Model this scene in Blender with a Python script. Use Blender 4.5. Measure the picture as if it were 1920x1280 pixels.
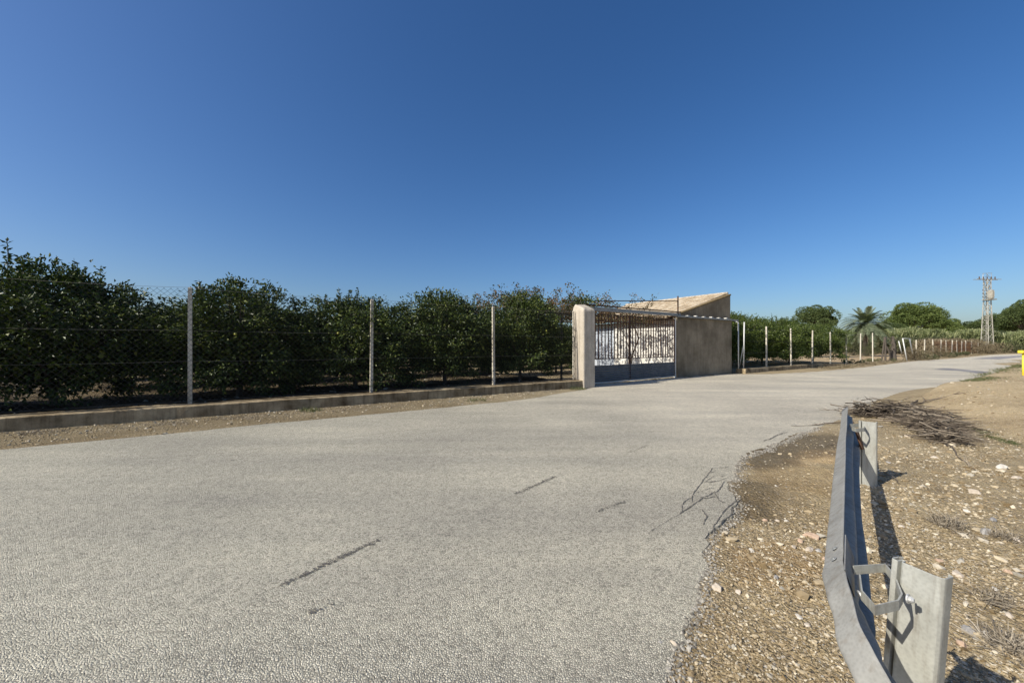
import bpy, math, random
import numpy as np
from mathutils import Vector, Matrix
D = bpy.data
for o in list(D.objects): D.objects.remove(o)
C = bpy.context.scene.collection
SC = bpy.context.scene

# ------------------------------------------------------------------ camera
H = 1.6                      # eye height in metres
cam = D.cameras.new("camera"); cam.lens = 13.5; cam.sensor_width = 36; cam.shift_y = 8 / 1920
cam.clip_start = 0.05; cam.clip_end = 3000
co = D.objects.new("camera", cam); C.objects.link(co)
co.location = (0, 0, H); co.rotation_euler = (math.radians(90), 0, 0)
SC.camera = co
# ------------------------------------------------------------------ light
SUN_EL = 38.0
SUN_DIR = Vector((-0.872, -0.49)).normalized()       # horizontal direction towards the sun
w = D.worlds.new("World"); SC.world = w; w.use_nodes = True
nt = w.node_tree; nt.nodes.clear()
sky = nt.nodes.new('ShaderNodeTexSky'); sky.sky_type = 'NISHITA'; sky.sun_disc = False
sky.sun_elevation = math.radians(SUN_EL)
sky.sun_rotation = math.atan2(SUN_DIR.x, SUN_DIR.y)
sky.altitude = 0; sky.air_density = 0.95; sky.dust_density = 1.7; sky.ozone_density = 4.5
hs = nt.nodes.new('ShaderNodeHueSaturation'); hs.inputs['Hue'].default_value = 0.505; hs.inputs['Saturation'].default_value = 1.23
bgn = nt.nodes.new('ShaderNodeBackground'); bgn.inputs['Strength'].default_value = 0.106
wo = nt.nodes.new('ShaderNodeOutputWorld')
nt.links.new(sky.outputs[0], hs.inputs['Color']); nt.links.new(hs.outputs[0], bgn.inputs[0])
nt.links.new(bgn.outputs[0], wo.inputs[0])
sl = D.lights.new("sun", 'SUN'); sl.energy = 4.9; sl.angle = math.radians(0.5); sl.color = (1, 0.94, 0.84)
so = D.objects.new("sun", sl); C.objects.link(so)
ce = math.cos(math.radians(SUN_EL))
sv = Vector((SUN_DIR.x * ce, SUN_DIR.y * ce, math.sin(math.radians(SUN_EL))))
so.rotation_euler = sv.to_track_quat('Z', 'Y').to_euler()
so.location = sv * 50
SC.view_settings.view_transform = 'Standard'; SC.view_settings.look = 'None'
SC.view_settings.exposure = 0.25; SC.view_settings.gamma = 1
SC.render.engine = 'CYCLES'

# ------------------------------------------------------------------ layout frames
A = np.array([0.847, 0.531]); A /= np.linalg.norm(A); M_ = np.array([-A[1], A[0]])
def F(s, d, z=0.0):          # s along the orchard fence, d across the road towards it
    p = A * s + M_ * d; return (p[0], p[1], z)
def SD(x, y): return x * A[0] + y * A[1], x * M_[0] + y * M_[1]
R0 = np.array([16.1, 24.3]); B_ = np.array([0.83, 0.56]); B_ /= np.linalg.norm(B_); NB = np.array([-B_[1], B_[0]])
def R(t, e, z=0.0):          # frame of the second fence, past the building
    p = R0 + B_ * t + NB * e; return (p[0], p[1], z)
def G(px, py, h=0.0):        # ground point seen in the survey photograph
    y = (H - h) * 720 / (py - 648); return ((px - 960) / 720 * y, y, h)
def at(px, y, z=0.0): return ((px - 960) / 720 * y, y, z)
rng = np.random.default_rng(7)
random.seed(7)

# ------------------------------------------------------------------ noise
def _h(ix, iy, seed):
    n = (ix.astype(np.int64) * 374761393 + iy.astype(np.int64) * 668265263 + seed * 974634777) & 0xffffffff
    n = ((n ^ (n >> 13)) * 1274126177) & 0xffffffff
    return ((n ^ (n >> 16)) & 0xffff) / 65535.0
def vnoise(x, y, seed=0):
    x = np.asarray(x, float); y = np.asarray(y, float)
    ix = np.floor(x); iy = np.floor(y); fx = x - ix; fy = y - iy
    fx = fx * fx * (3 - 2 * fx); fy = fy * fy * (3 - 2 * fy)
    a = _h(ix, iy, seed); b = _h(ix + 1, iy, seed); c = _h(ix, iy + 1, seed); d = _h(ix + 1, iy + 1, seed)
    return (a * (1 - fx) + b * fx) * (1 - fy) + (c * (1 - fx) + d * fx) * fy
def fbm(x, y, seed=0, o=4):
    v = 0; a = 0.5; t = 0
    for i in range(o):
        v = v + a * vnoise(x * 2 ** i, y * 2 ** i, seed + i); t += a; a *= 0.5
    return v / t * 2 - 1
def ss(a, b, x):
    t = np.clip((x - a) / (b - a), 0, 1); return t * t * (3 - 2 * t)

# ------------------------------------------------------------------ mesh helpers
class MB:
    def __init__(s): s.v = []; s.f = []; s.n = 0
    def add(s, vs, fs):
        s.v.extend([tuple(map(float, p)) for p in vs]); s.f.extend([tuple(int(i) + s.n for i in f) for f in fs]); s.n += len(vs)
    def hexa(s, p):            # 8 corners: bottom 4 ccw, top 4 ccw
        s.add(p, [(3, 2, 1, 0), (4, 5, 6, 7), (0, 1, 5, 4), (1, 2, 6, 5), (2, 3, 7, 6), (3, 0, 4, 7)])
    def box(s, fr, a0, a1, b0, b1, z0, z1):
        s.hexa([fr(a0, b0, z0), fr(a1, b0, z0), fr(a1, b1, z0), fr(a0, b1, z0),
                fr(a0, b0, z1), fr(a1, b0, z1), fr(a1, b1, z1), fr(a0, b1, z1)])
    def bar(s, p, q, w, h=None, up=(0, 0, 1)):
        h = h or w; p = Vector(p); q = Vector(q); d = (q - p).normalized(); u = Vector(up)
        if abs(d.dot(u)) > 0.98: u = Vector((A[0], A[1], 0))
        x = d.cross(u).normalized(); y = x.cross(d).normalized()
        r = []
        for c in (p, q):
            for sx, sy in ((-1, -1), (1, -1), (1, 1), (-1, 1)): r.append(c + x * sx * w / 2 + y * sy * h / 2)
        s.add(r, [(3, 2, 1, 0), (4, 5, 6, 7), (0, 1, 5, 4), (1, 2, 6, 5), (2, 3, 7, 6), (3, 0, 4, 7)])
    def tube(s, pts, rad, n=6, cap=True):
        pts = [Vector(p) for p in pts]
        if not hasattr(rad, '__len__'): rad = [rad] * len(pts)
        vs = []; fs = []
        for i, p in enumerate(pts):
            d = (pts[min(i + 1, len(pts) - 1)] - pts[max(i - 1, 0)]).normalized()
            u = Vector((0, 0, 1)) if abs(d.z) < 0.95 else Vector((1, 0, 0))
            x = d.cross(u).normalized(); y = x.cross(d)
            for k in range(n):
                a = 2 * math.pi * k / n; vs.append(p + (x * math.cos(a) + y * math.sin(a)) * rad[i])
        for i in range(len(pts) - 1):
            for k in range(n):
                k2 = (k + 1) % n; fs.append((i * n + k, i * n + k2, (i + 1) * n + k2, (i + 1) * n + k))
        if cap: fs.append(tuple(range(n - 1, -1, -1))); fs.append(tuple((len(pts) - 1) * n + k for k in range(n)))
        s.add(vs, fs)
def link(name, me, mat, parent=None, smooth=False):
    o = D.objects.new(name, me); C.objects.link(o)
    if mat: me.materials.append(mat)
    me.polygons.foreach_set('use_smooth', [bool(smooth)] * len(me.polygons))
    if parent: o.parent = parent
    return o
def obj(name, mb, mat, parent=None, smooth=False, bevel=0, local=False):
    me = D.meshes.new(name); vs = mb.v
    if parent is not None and not local:
        l = parent['_w']; vs = [(x - l[0], y - l[1], z - l[2]) for x, y, z in vs]
    me.from_pydata(vs, [], mb.f); me.update()
    o = link(name, me, mat, parent, smooth)
    if parent is not None:
        l = parent['_w']; o['_w'] = (l[0], l[1], l[2])
    if bevel:
        b = o.modifiers.new('bevel', 'BEVEL'); b.width = bevel; b.segments = 2; b.limit_method = 'ANGLE'
    return o
def npmesh(name, V, Fq, mat, parent=None, smooth=False):
    me = D.meshes.new(name); V = np.ascontiguousarray(V, np.float32); k = Fq.shape[1]
    me.vertices.add(len(V)); me.vertices.foreach_set('co', V.ravel())
    me.loops.add(Fq.size); me.loops.foreach_set('vertex_index', np.ascontiguousarray(Fq, np.int32).ravel())
    me.polygons.add(len(Fq)); me.polygons.foreach_set('loop_start', np.arange(0, Fq.size, k, dtype=np.int32))
    try: me.polygons.foreach_set('loop_total', np.full(len(Fq), k, np.int32))
    except Exception: pass
    me.update(calc_edges=True)
    o = link(name, me, mat, parent, smooth)
    if parent is not None: o['_w'] = (0, 0, 0)
    return o
def thing(name, loc, label, cat, group=None):
    o = D.objects.new(name, None); C.objects.link(o); o.location = loc; o['_w'] = tuple(float(c) for c in loc)
    o.empty_display_size = 0.2
    return tag(o, label, cat, group)
def tag(o, label=None, cat=None, group=None, kind=None):
    if label: o['label'] = label
    if cat: o['category'] = cat
    if group: o['group'] = group
    if kind: o['kind'] = kind
    return o
def struct(o): o['kind'] = 'structure'; return o
def copy_tree(o, parent=None):
    c = o.copy(); C.objects.link(c)
    if parent: c.parent = parent
    for ch in list(o.children): copy_tree(ch, c)
    return c

# ------------------------------------------------------------------ materials
def nodes(name):
    m = D.materials.new(name); m.use_nodes = True; t = m.node_tree
    return m, t, t.nodes['Principled BSDF']
class NT:
    def __init__(s, t): s.t = t
    def n(s, typ, **kw):
        nd = s.t.nodes.new(typ)
        for k, v in kw.items():
            if k in nd.inputs.keys() if hasattr(nd.inputs, 'keys') else False: nd.inputs[k].default_value = v
            else: setattr(nd, k, v)
        return nd
    def l(s, a, b): s.t.links.new(a, b)
    def coord(s, out='Object'): return s.n('ShaderNodeTexCoord').outputs[out]
    def noise(s, vec, scale, detail=4, rough=0.6):
        n = s.n('ShaderNodeTexNoise'); n.inputs['Scale'].default_value = scale; n.inputs['Detail'].default_value = detail
        n.inputs['Roughness'].default_value = rough; s.l(vec, n.inputs['Vector']); return n.outputs['Fac']
    def vor(s, vec, scale, feature='F1', out='Distance', rand=1.0):
        n = s.n('ShaderNodeTexVoronoi'); n.feature = feature; n.inputs['Scale'].default_value = scale
        n.inputs['Randomness'].default_value = rand; s.l(vec, n.inputs['Vector']); return n.outputs[out]
    def ramp(s, fac, stops):
        r = s.n('ShaderNodeValToRGB'); e = r.color_ramp.elements
        while len(e) < len(stops): e.new(0.5)
        for i, (p, c) in enumerate(stops):
            e[i].position = p; e[i].color = (*c, 1) if len(c) == 3 else c
        s.l(fac, r.inputs[0]); return r.outputs[0]
    def mix(s, fac, a, b, mode='MIX'):
        m = s.n('ShaderNodeMix'); m.data_type = 'RGBA'; m.blend_type = mode
        for v, i in ((fac, 0), (a, 6), (b, 7)):
            if hasattr(v, 'links'): s.l(v, m.inputs[i])
            elif i == 0: m.inputs[0].default_value = v
            else: m.inputs[i].default_value = (*v, 1)
        return m.outputs[2]
    def math(s, op, a, b=0.5, clamp=False):
        m = s.n('ShaderNodeMath'); m.operation = op; m.use_clamp = clamp
        for v, i in ((a, 0), (b, 1)):
            if hasattr(v, 'links'): s.l(v, m.inputs[i])
            else: m.inputs[i].default_value = v
        return m.outputs[0]
    def bump(s, h, strength, dist, normal=None):
        b = s.n('ShaderNodeBump'); b.inputs['Strength'].default_value = strength; b.inputs['Distance'].default_value = dist
        s.l(h, b.inputs['Height'])
        if normal: s.l(normal, b.inputs['Normal'])
        return b.outputs[0]
def g3(v): return (v, v, v)

def mat_asphalt(name, light, dark, tint=(1.0, 0.952, 0.775)):
    m, t, p = nodes(name); N = NT(t); c = N.coord()
    w_ = N.n('ShaderNodeTexNoise'); w_.inputs['Scale'].default_value = 35; N.l(c, w_.inputs['Vector'])
    add = N.n('ShaderNodeVectorMath'); add.operation = 'MULTIPLY_ADD'; N.l(w_.outputs['Color'], add.inputs[0])
    add.inputs[1].default_value = g3(0.012); N.l(c, add.inputs[2]); cc = add.outputs[0]
    col = N.vor(cc, 80, out='Color'); sep = N.n('ShaderNodeSeparateColor'); N.l(col, sep.inputs[0])
    edge = N.vor(cc, 80, 'DISTANCE_TO_EDGE')
    chip = N.ramp(sep.outputs[0], [(0, tuple(dark * 1.35 * k for k in tint)), (0.25, tuple(light * .88 * k for k in tint)), (1, tuple(min(1, light * 1.14) * k for k in tint))])
    gap = N.ramp(edge, [(0, g3(0)), (0.14, g3(1))])
    base = N.mix(gap, tuple(dark * .8 * k for k in tint), chip)
    big = N.noise(c, 0.35, 6, 0.6)
    base = N.mix(1.0, base, N.ramp(big, [(0.3, (0.80, 0.79, 0.78)), (0.7, (1.06, 1.05, 1.02))]), 'MULTIPLY')
    # stretched wear bands along the lane
    mp = N.n('ShaderNodeMapping'); mp.inputs['Rotation'].default_value = (0, 0, -math.atan2(A[1], A[0])); mp.inputs['Scale'].default_value = (0.12, 0.9, 1)
    N.l(c, mp.inputs[0]); band = N.noise(mp.outputs[0], 1.3, 4, 0.55)
    base = N.mix(1.0, base, N.ramp(band, [(0.32, (0.84, 0.835, 0.84)), (0.62, (1.07, 1.06, 1.035))]), 'MULTIPLY')
    sp = N.noise(c, 9, 4, 0.7)
    base = N.mix(1.0, base, N.ramp(sp, [(0.35, g3(0.86)), (0.6, g3(1.03))]), 'MULTIPLY')
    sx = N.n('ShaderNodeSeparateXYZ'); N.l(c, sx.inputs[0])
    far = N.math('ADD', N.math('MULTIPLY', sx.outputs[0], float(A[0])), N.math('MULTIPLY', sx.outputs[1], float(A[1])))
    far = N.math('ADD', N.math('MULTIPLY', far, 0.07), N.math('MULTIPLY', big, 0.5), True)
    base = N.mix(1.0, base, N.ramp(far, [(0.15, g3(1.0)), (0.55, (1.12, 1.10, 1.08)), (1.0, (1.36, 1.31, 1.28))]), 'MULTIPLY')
    N.l(base, p.inputs['Base Color']); p.inputs['Roughness'].default_value = 0.85; p.inputs['Specular IOR Level'].default_value = 0.25
    hgt = N.math('ADD', N.ramp(edge, [(0, g3(0)), (0.3, g3(1))]), N.math('MULTIPLY', sep.outputs[1], 0.8))
    hgt = N.math('ADD', hgt, N.math('MULTIPLY', N.noise(c, 160, 3), 0.5))
    N.l(N.bump(hgt, 0.72, 0.008), p.inputs['Normal'])
    return m
def mat_soil():
    m, t, p = nodes('soil'); N = NT(t); c = N.coord()
    a = N.n('ShaderNodeAttribute'); a.attribute_name = 'tint'
    n1 = N.noise(c, 0.9, 8, 0.62); n2 = N.noise(c, 14, 6, 0.65)
    base = N.ramp(n1, [(0.3, (0.26, 0.195, 0.105)), (0.5, (0.37, 0.29, 0.165)), (0.72, (0.45, 0.365, 0.22))])
    base = N.mix(1.0, base, N.ramp(n2, [(0.3, g3(0.72)), (0.62, g3(1.12))]), 'MULTIPLY')
    for sc, amt in ((38, 0.75), (95, 0.6)):
        v = N.vor(c, sc, out='Color'); s3 = N.n('ShaderNodeSeparateColor'); N.l(v, s3.inputs[0])
        dist = N.vor(c, sc)
        peb = N.math('MULTIPLY', N.math('LESS_THAN', dist, 0.36), N.math('GREATER_THAN', s3.outputs[0], 0.45))
        pc = N.ramp(s3.outputs[1], [(0, (0.17, 0.13, 0.085)), (0.3, (0.34, 0.26, 0.17)), (0.7, (0.46, 0.38, 0.27)), (1, (0.58, 0.52, 0.43))])
        base = N.mix(N.math('MULTIPLY', peb, amt), base, pc)
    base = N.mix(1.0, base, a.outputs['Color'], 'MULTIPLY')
    N.l(base, p.inputs['Base Color']); p.inputs['Roughness'].default_value = 0.95; p.inputs['Specular IOR Level'].default_value = 0.15
    h = N.math('ADD', N.noise(c, 25, 6, 0.7), N.math('MULTIPLY', N.math('SUBTRACT', 0.5, N.vor(c, 40)), 1.1))
    h = N.math('ADD', h, N.math('MULTIPLY', N.math('SUBTRACT', 0.5, N.vor(c, 105)), 0.5))
    N.l(N.bump(h, 1.0, 0.02), p.inputs['Normal'])
    return m
def mat_island(name, stops, rough=0.7, bump=None, transl=0.0, spec=0.4):
    m, t, p = nodes(name); N = NT(t); g = N.n('ShaderNodeNewGeometry')
    c = N.ramp(g.outputs['Random Per Island'], stops)
    if bump:
        n = N.noise(N.coord(), bump[0], 4, 0.6); N.l(N.bump(n, 0.6, bump[1]), p.inputs['Normal'])
        c = N.mix(1.0, c, N.ramp(n, [(0.3, g3(0.75)), (0.7, g3(1.15))]), 'MULTIPLY')
    N.l(c, p.inputs['Base Color']); p.inputs['Roughness'].default_value = rough; p.inputs['Specular IOR Level'].default_value = spec
    if transl:
        tr = N.n('ShaderNodeBsdfTranslucent'); N.l(N.mix(1.0, c, (1.3, 1.5, 0.5), 'MULTIPLY'), tr.inputs[0])
        mx = N.n('ShaderNodeMixShader'); mx.inputs[0].default_value = transl
        N.l(p.outputs[0], mx.inputs[1]); N.l(tr.outputs[0], mx.inputs[2]); N.l(mx.outputs[0], t.nodes['Material Output'].inputs[0])
    return m
def mat_concrete(name, c0, c1, scale=3.0, stain=(0.5, 0.45, 0.38), stain_amt=0.6, rough=0.9, streak=True):
    m, t, p = nodes(name); N = NT(t); c = N.coord()
    base = N.ramp(N.noise(c, scale, 8, 0.65), [(0.3, c0), (0.7, c1)])
    if streak:
        mp = N.n('ShaderNodeMapping'); mp.inputs['Scale'].default_value = (4, 4, 0.35); N.l(c, mp.inputs[0])
        s = N.noise(mp.outputs[0], 1.6, 6, 0.65)
        base = N.mix(N.math('MULTIPLY', N.ramp(s, [(0.48, g3(0)), (0.66, g3(1))]), stain_amt), base, tuple(a * b for a, b in zip(c0, stain)))
    base = N.mix(1.0, base, N.ramp(N.noise(c, 45, 4, 0.7), [(0.3, g3(0.85)), (0.65, g3(1.08))]), 'MULTIPLY')
    N.l(base, p.inputs['Base Color']); p.inputs['Roughness'].default_value = rough; p.inputs['Specular IOR Level'].default_value = 0.2
    h = N.math('ADD', N.noise(c, 12, 6, 0.7), N.math('MULTIPLY', N.noise(c, 80, 3), 0.4))
    N.l(N.bump(h, 0.6, 0.012), p.inputs['Normal'])
    return m
def mat_metal(name, c0, c1, metallic=0.3, rough=0.5, scale=6, bump=0.001, spots=None):
    m, t, p = nodes(name); N = NT(t); c = N.coord()
    base = N.ramp(N.noise(c, scale, 8, 0.6), [(0.32, c0), (0.68, c1)])
    if name.startswith('galv'):
        mp = N.n('ShaderNodeMapping'); mp.inputs['Scale'].default_value = (30, 30, 4); N.l(c, mp.inputs[0])
        base = N.mix(N.math('MULTIPLY', N.ramp(N.noise(mp.outputs[0], 1.0, 5, 0.6), [(0.5, g3(0)), (0.68, g3(1))]), 0.45), base, (0.15, 0.12, 0.085))
        base = N.mix(1.0, base, N.ramp(N.vor(c, 90, out='Distance'), [(0.0, g3(0.88)), (0.7, g3(1.06))]), 'MULTIPLY')
    if spots:
        f = N.ramp(N.noise(c, spots[1], 8, 0.75), [(spots[2], g3(0)), (spots[2] + 0.06, g3(1))])
        base = N.mix(f, base, spots[0])
    N.l(base, p.inputs['Base Color']); p.inputs['Metallic'].default_value = metallic
    N.l(N.ramp(N.noise(c, scale * 2.3, 5), [(0.3, g3(rough * 0.8)), (0.7, g3(min(1, rough * 1.25)))]), p.inputs['Roughness'])
    if bump: N.l(N.bump(N.noise(c, scale * 4, 4), 0.4, bump), p.inputs['Normal'])
    return m
def mat_bark(name, c0, c1):
    m, t, p = nodes(name); N = NT(t); c = N.coord()
    mp = N.n('ShaderNodeMapping'); mp.inputs['Scale'].default_value = (8, 8, 2); N.l(c, mp.inputs[0])
    n = N.noise(mp.outputs[0], 4, 6, 0.7); N.l(N.ramp(n, [(0.3, c0), (0.7, c1)]), p.inputs['Base Color'])
    N.l(N.bump(n, 0.8, 0.02), p.inputs['Normal']); p.inputs['Roughness'].default_value = 0.95
    return m

MAT = dict(
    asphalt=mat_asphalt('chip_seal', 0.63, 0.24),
    patch=mat_asphalt('road_patch', 0.33, 0.14, (1, 1, 1)),
    soil=mat_soil(),
    tar=mat_metal('tar', (0.075, 0.068, 0.056), (0.15, 0.138, 0.115), 0, 0.9, 30),
    citrus=mat_island('citrus_leaf', [(0, (0.018, 0.030, 0.007)), (0.5, (0.038, 0.060, 0.011)), (0.8, (0.075, 0.105, 0.018)), (1, (0.17, 0.19, 0.045))], 0.48, transl=0.07, spec=0.3),
    citrus2=mat_island('fresh_leaf', [(0, (0.034, 0.056, 0.010)), (0.5, (0.072, 0.105, 0.02)), (1, (0.15, 0.185, 0.042))], 0.45, transl=0.2),
    pine=mat_island('pine_needles', [(0, (0.06, 0.09, 0.022)), (0.6, (0.12, 0.165, 0.04)), (1, (0.19, 0.23, 0.06))], 0.7, transl=0.15),
    pined=mat_island('dark_needles', [(0, (0.04, 0.06, 0.02)), (0.6, (0.08, 0.115, 0.032)), (1, (0.13, 0.165, 0.05))], 0.7, transl=0.12),
    palm=mat_island('palm_leaf', [(0, (0.08, 0.10, 0.055)), (0.6, (0.15, 0.18, 0.105)), (1, (0.25, 0.28, 0.18))], 0.5, transl=0.15),
    reed=mat_island('reed_leaf', [(0, (0.13, 0.15, 0.06)), (0.6, (0.22, 0.25, 0.11)), (1, (0.36, 0.36, 0.19))], 0.6, transl=0.2),
    drybrush=mat_island('dry_brush', [(0, (0.10, 0.075, 0.045)), (0.5, (0.19, 0.15, 0.09)), (1, (0.28, 0.235, 0.15))], 0.9, transl=0.1),
    scrub=mat_island('scrub_leaf', [(0, (0.05, 0.06, 0.025)), (0.6, (0.10, 0.11, 0.05)), (1, (0.17, 0.16, 0.08))], 0.8, transl=0.1),
    vine=mat_island('vine_leaf', [(0, (0.03, 0.045, 0.015)), (0.4, (0.07, 0.07, 0.025)), (0.7, (0.16, 0.09, 0.035)), (1, (0.24, 0.15, 0.07))], 0.7, transl=0.2),
    weed=mat_island('weed_blade', [(0, (0.04, 0.07, 0.02)), (0.5, (0.10, 0.12, 0.045)), (1, (0.24, 0.2, 0.11))], 0.8, transl=0.2),
    straw=mat_island('straw', [(0, (0.16, 0.13, 0.09)), (0.6, (0.27, 0.23, 0.17)), (1, (0.4, 0.35, 0.27))], 0.9),
    twig=mat_island('dry_twig', [(0, (0.035, 0.026, 0.018)), (0.55, (0.10, 0.078, 0.055)), (1, (0.30, 0.25, 0.185))], 0.95),
    pebble=mat_island('pebble', [(0, (0.15, 0.105, 0.05)), (0.35, (0.29, 0.225, 0.135)), (0.7, (0.42, 0.345, 0.225)), (0.9, (0.58, 0.51, 0.38)), (1, (0.32, 0.30, 0.25))], 0.85, spec=0.2),
    crumb=mat_island('chip_crumb', [(0, (0.10, 0.09, 0.075)), (0.5, (0.24, 0.22, 0.18)), (1, (0.42, 0.39, 0.33))], 0.9, spec=0.2),
    bark=mat_bark('bark', (0.04, 0.032, 0.024), (0.14, 0.115, 0.09)),
    stone=mat_concrete('pale_stone', (0.42, 0.35, 0.26), (0.60, 0.53, 0.44), 14, streak=False),
    stone2=mat_concrete('pink_stone', (0.40, 0.28, 0.19), (0.56, 0.42, 0.31), 12, streak=False),
    stone3=mat_concrete('grey_stone', (0.26, 0.25, 0.23), (0.40, 0.38, 0.35), 12, streak=False),
    white_stone=mat_concrete('white_stone', (0.46, 0.42, 0.35), (0.62, 0.58, 0.50), 14, streak=False),
    kerb=mat_concrete('old_concrete', (0.085, 0.055, 0.024), (0.50, 0.40, 0.25), 1.7, (0.5, 0.42, 0.3), 0.5),
    pillar=mat_concrete('pillar_render', (0.42, 0.37, 0.29), (0.56, 0.50, 0.41), 2.2, (0.5, 0.45, 0.38), 0.35),
    wall=mat_concrete('cement_render', (0.13, 0.105, 0.07), (0.34, 0.285, 0.20), 0.8, (0.62, 0.58, 0.5), 0.3),
    white=mat_concrete('whitewash', (0.66, 0.64, 0.58), (0.80, 0.78, 0.72), 2.5, (0.72, 0.66, 0.55), 0.4),
    post=mat_concrete('post_concrete', (0.48, 0.44, 0.35), (0.68, 0.63, 0.52), 9, (0.55, 0.5, 0.42), 0.6),
    tile=mat_island('clay_tile', [(0, (0.33, 0.25, 0.155)), (0.5, (0.50, 0.40, 0.265)), (1, (0.60, 0.51, 0.37))], 0.9, bump=(20, 0.01)),
    moss=mat_concrete('lichened_edge', (0.13, 0.10, 0.05), (0.28, 0.20, 0.10), 5, streak=False),
    rust=mat_metal('rusty_iron', (0.10, 0.045, 0.022), (0.22, 0.105, 0.05), 0.1, 0.85, 12),
    rustdark=mat_metal('dark_rusty_iron', (0.045, 0.025, 0.017), (0.12, 0.06, 0.032), 0.1, 0.85, 12),
    sheet=mat_metal('painted_sheet', (0.12, 0.125, 0.13), (0.20, 0.205, 0.205), 0.2, 0.55, 3, spots=((0.18, 0.09, 0.045), 2.5, 0.62)),
    shutter=mat_metal('shutter', (0.42, 0.46, 0.50), (0.52, 0.56, 0.60), 0.1, 0.5, 3),
    greysteel=mat_metal('grey_steel', (0.20, 0.21, 0.20), (0.32, 0.32, 0.30), 0.3, 0.6, 5),
    galv=mat_metal('galvanised', (0.22, 0.215, 0.19), (0.30, 0.295, 0.265), 0.05, 0.72, 7, spots=((0.34, 0.34, 0.31), 11, 0.63)),
    galvpost=mat_metal('galvanised_post', (0.33, 0.33, 0.29), (0.42, 0.42, 0.37), 0.2, 0.55, 9, spots=((0.62, 0.62, 0.59), 26, 0.66)),
    bolt=mat_metal('bolt', (0.45, 0.45, 0.43), (0.6, 0.6, 0.57), 0.4, 0.45, 40),
    fwire=mat_metal('mesh_wire', (0.025, 0.023, 0.02), (0.05, 0.046, 0.04), 0, 1.0, 4, 0),
    wire=mat_metal('wire', (0.11, 0.10, 0.085), (0.2, 0.185, 0.16), 0.3, 0.6, 4, 0),
    pole=mat_metal('painted_pole', (0.55, 0.55, 0.52), (0.68, 0.68, 0.64), 0.1, 0.6, 7, spots=((0.2, 0.12, 0.07), 8, 0.68)),
    pylon=mat_metal('pylon_steel', (0.27, 0.255, 0.21), (0.40, 0.38, 0.32), 0.2, 0.6, 2),
    ceramic=mat_metal('ceramic', (0.10, 0.07, 0.05), (0.16, 0.12, 0.09), 0, 0.3, 8),
    yellow=mat_metal('yellow_paint', (0.72, 0.58, 0.03), (0.82, 0.68, 0.05), 0, 0.5, 9),
    dark=mat_metal('dark_gap', (0.02, 0.018, 0.015), (0.035, 0.03, 0.025), 0, 0.9, 5),
    fruit=mat_metal('citrus_fruit', (0.14, 0.18, 0.02), (0.30, 0.28, 0.03), 0, 0.45, 3),
    plastic=mat_metal('pale_plastic', (0.50, 0.54, 0.60), (0.64, 0.68, 0.72), 0, 0.4, 6),
)

# ------------------------------------------------------------------ road edges (s, d)
RE = np.array([(-60, 0.6), (-4, 0.95), (1.0, 1.1), (1.585, 1.155), (2.2, 1.38), (3.07, 1.81), (4.0, 2.1), (4.6, 2.5), (5.86, 2.9), (7.2, 3.05), (8.78, 3.16), (13.8, 3.4), (18.2, 3.35), (24, 3.7), (32.6, 3.85), (59, 5.2), (90, 5.6), (125, 4), (200, -8)])
LE = np.array([(-60, 8.9), (-3.5, 9.14), (0, 9.35), (4, 9.35), (6.5, 9.5), (8.5, 10.2), (9.7, 10.5), (10.55, 10.85), (10.65, 11.3), (10.9, 11.7), (17.4, 12.2), (17.8, 12.02), (22.0, 11.96), (22.6, 11.3), (24, 10.6), (28.2, 10.1), (36.6, 10.2), (55, 11.6), (74, 11.3), (107, 12.4), (125, 10.6), (200, -1)])
def edge_r(s):
    s = np.asarray(s, float); n = 0.09 * fbm(s * 2.3, s * 0 + 3.1, 11, 4) + 0.045 * fbm(s * 9, s * 0 + 8, 12, 5)
    return np.interp(s, RE[:, 0], RE[:, 1]) + n * np.where(s < 12, 1.0, 3.0)
def edge_l(s):
    s = np.asarray(s, float); gate = ss(9.6, 10.6, s) * (1 - ss(22.3, 23.3, s))
    return np.interp(s, LE[:, 0], LE[:, 1]) + (1 - gate) * (0.09 * fbm(s * 1.4, s * 0 + 1.3, 21, 4))
def moundq(x, y): return x - np.interp(y, [0, 6.26, 9.07, 11.9, 20, 40], [5.0, 8.35, 9.8, 12.2, 21.5, 46])
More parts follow.
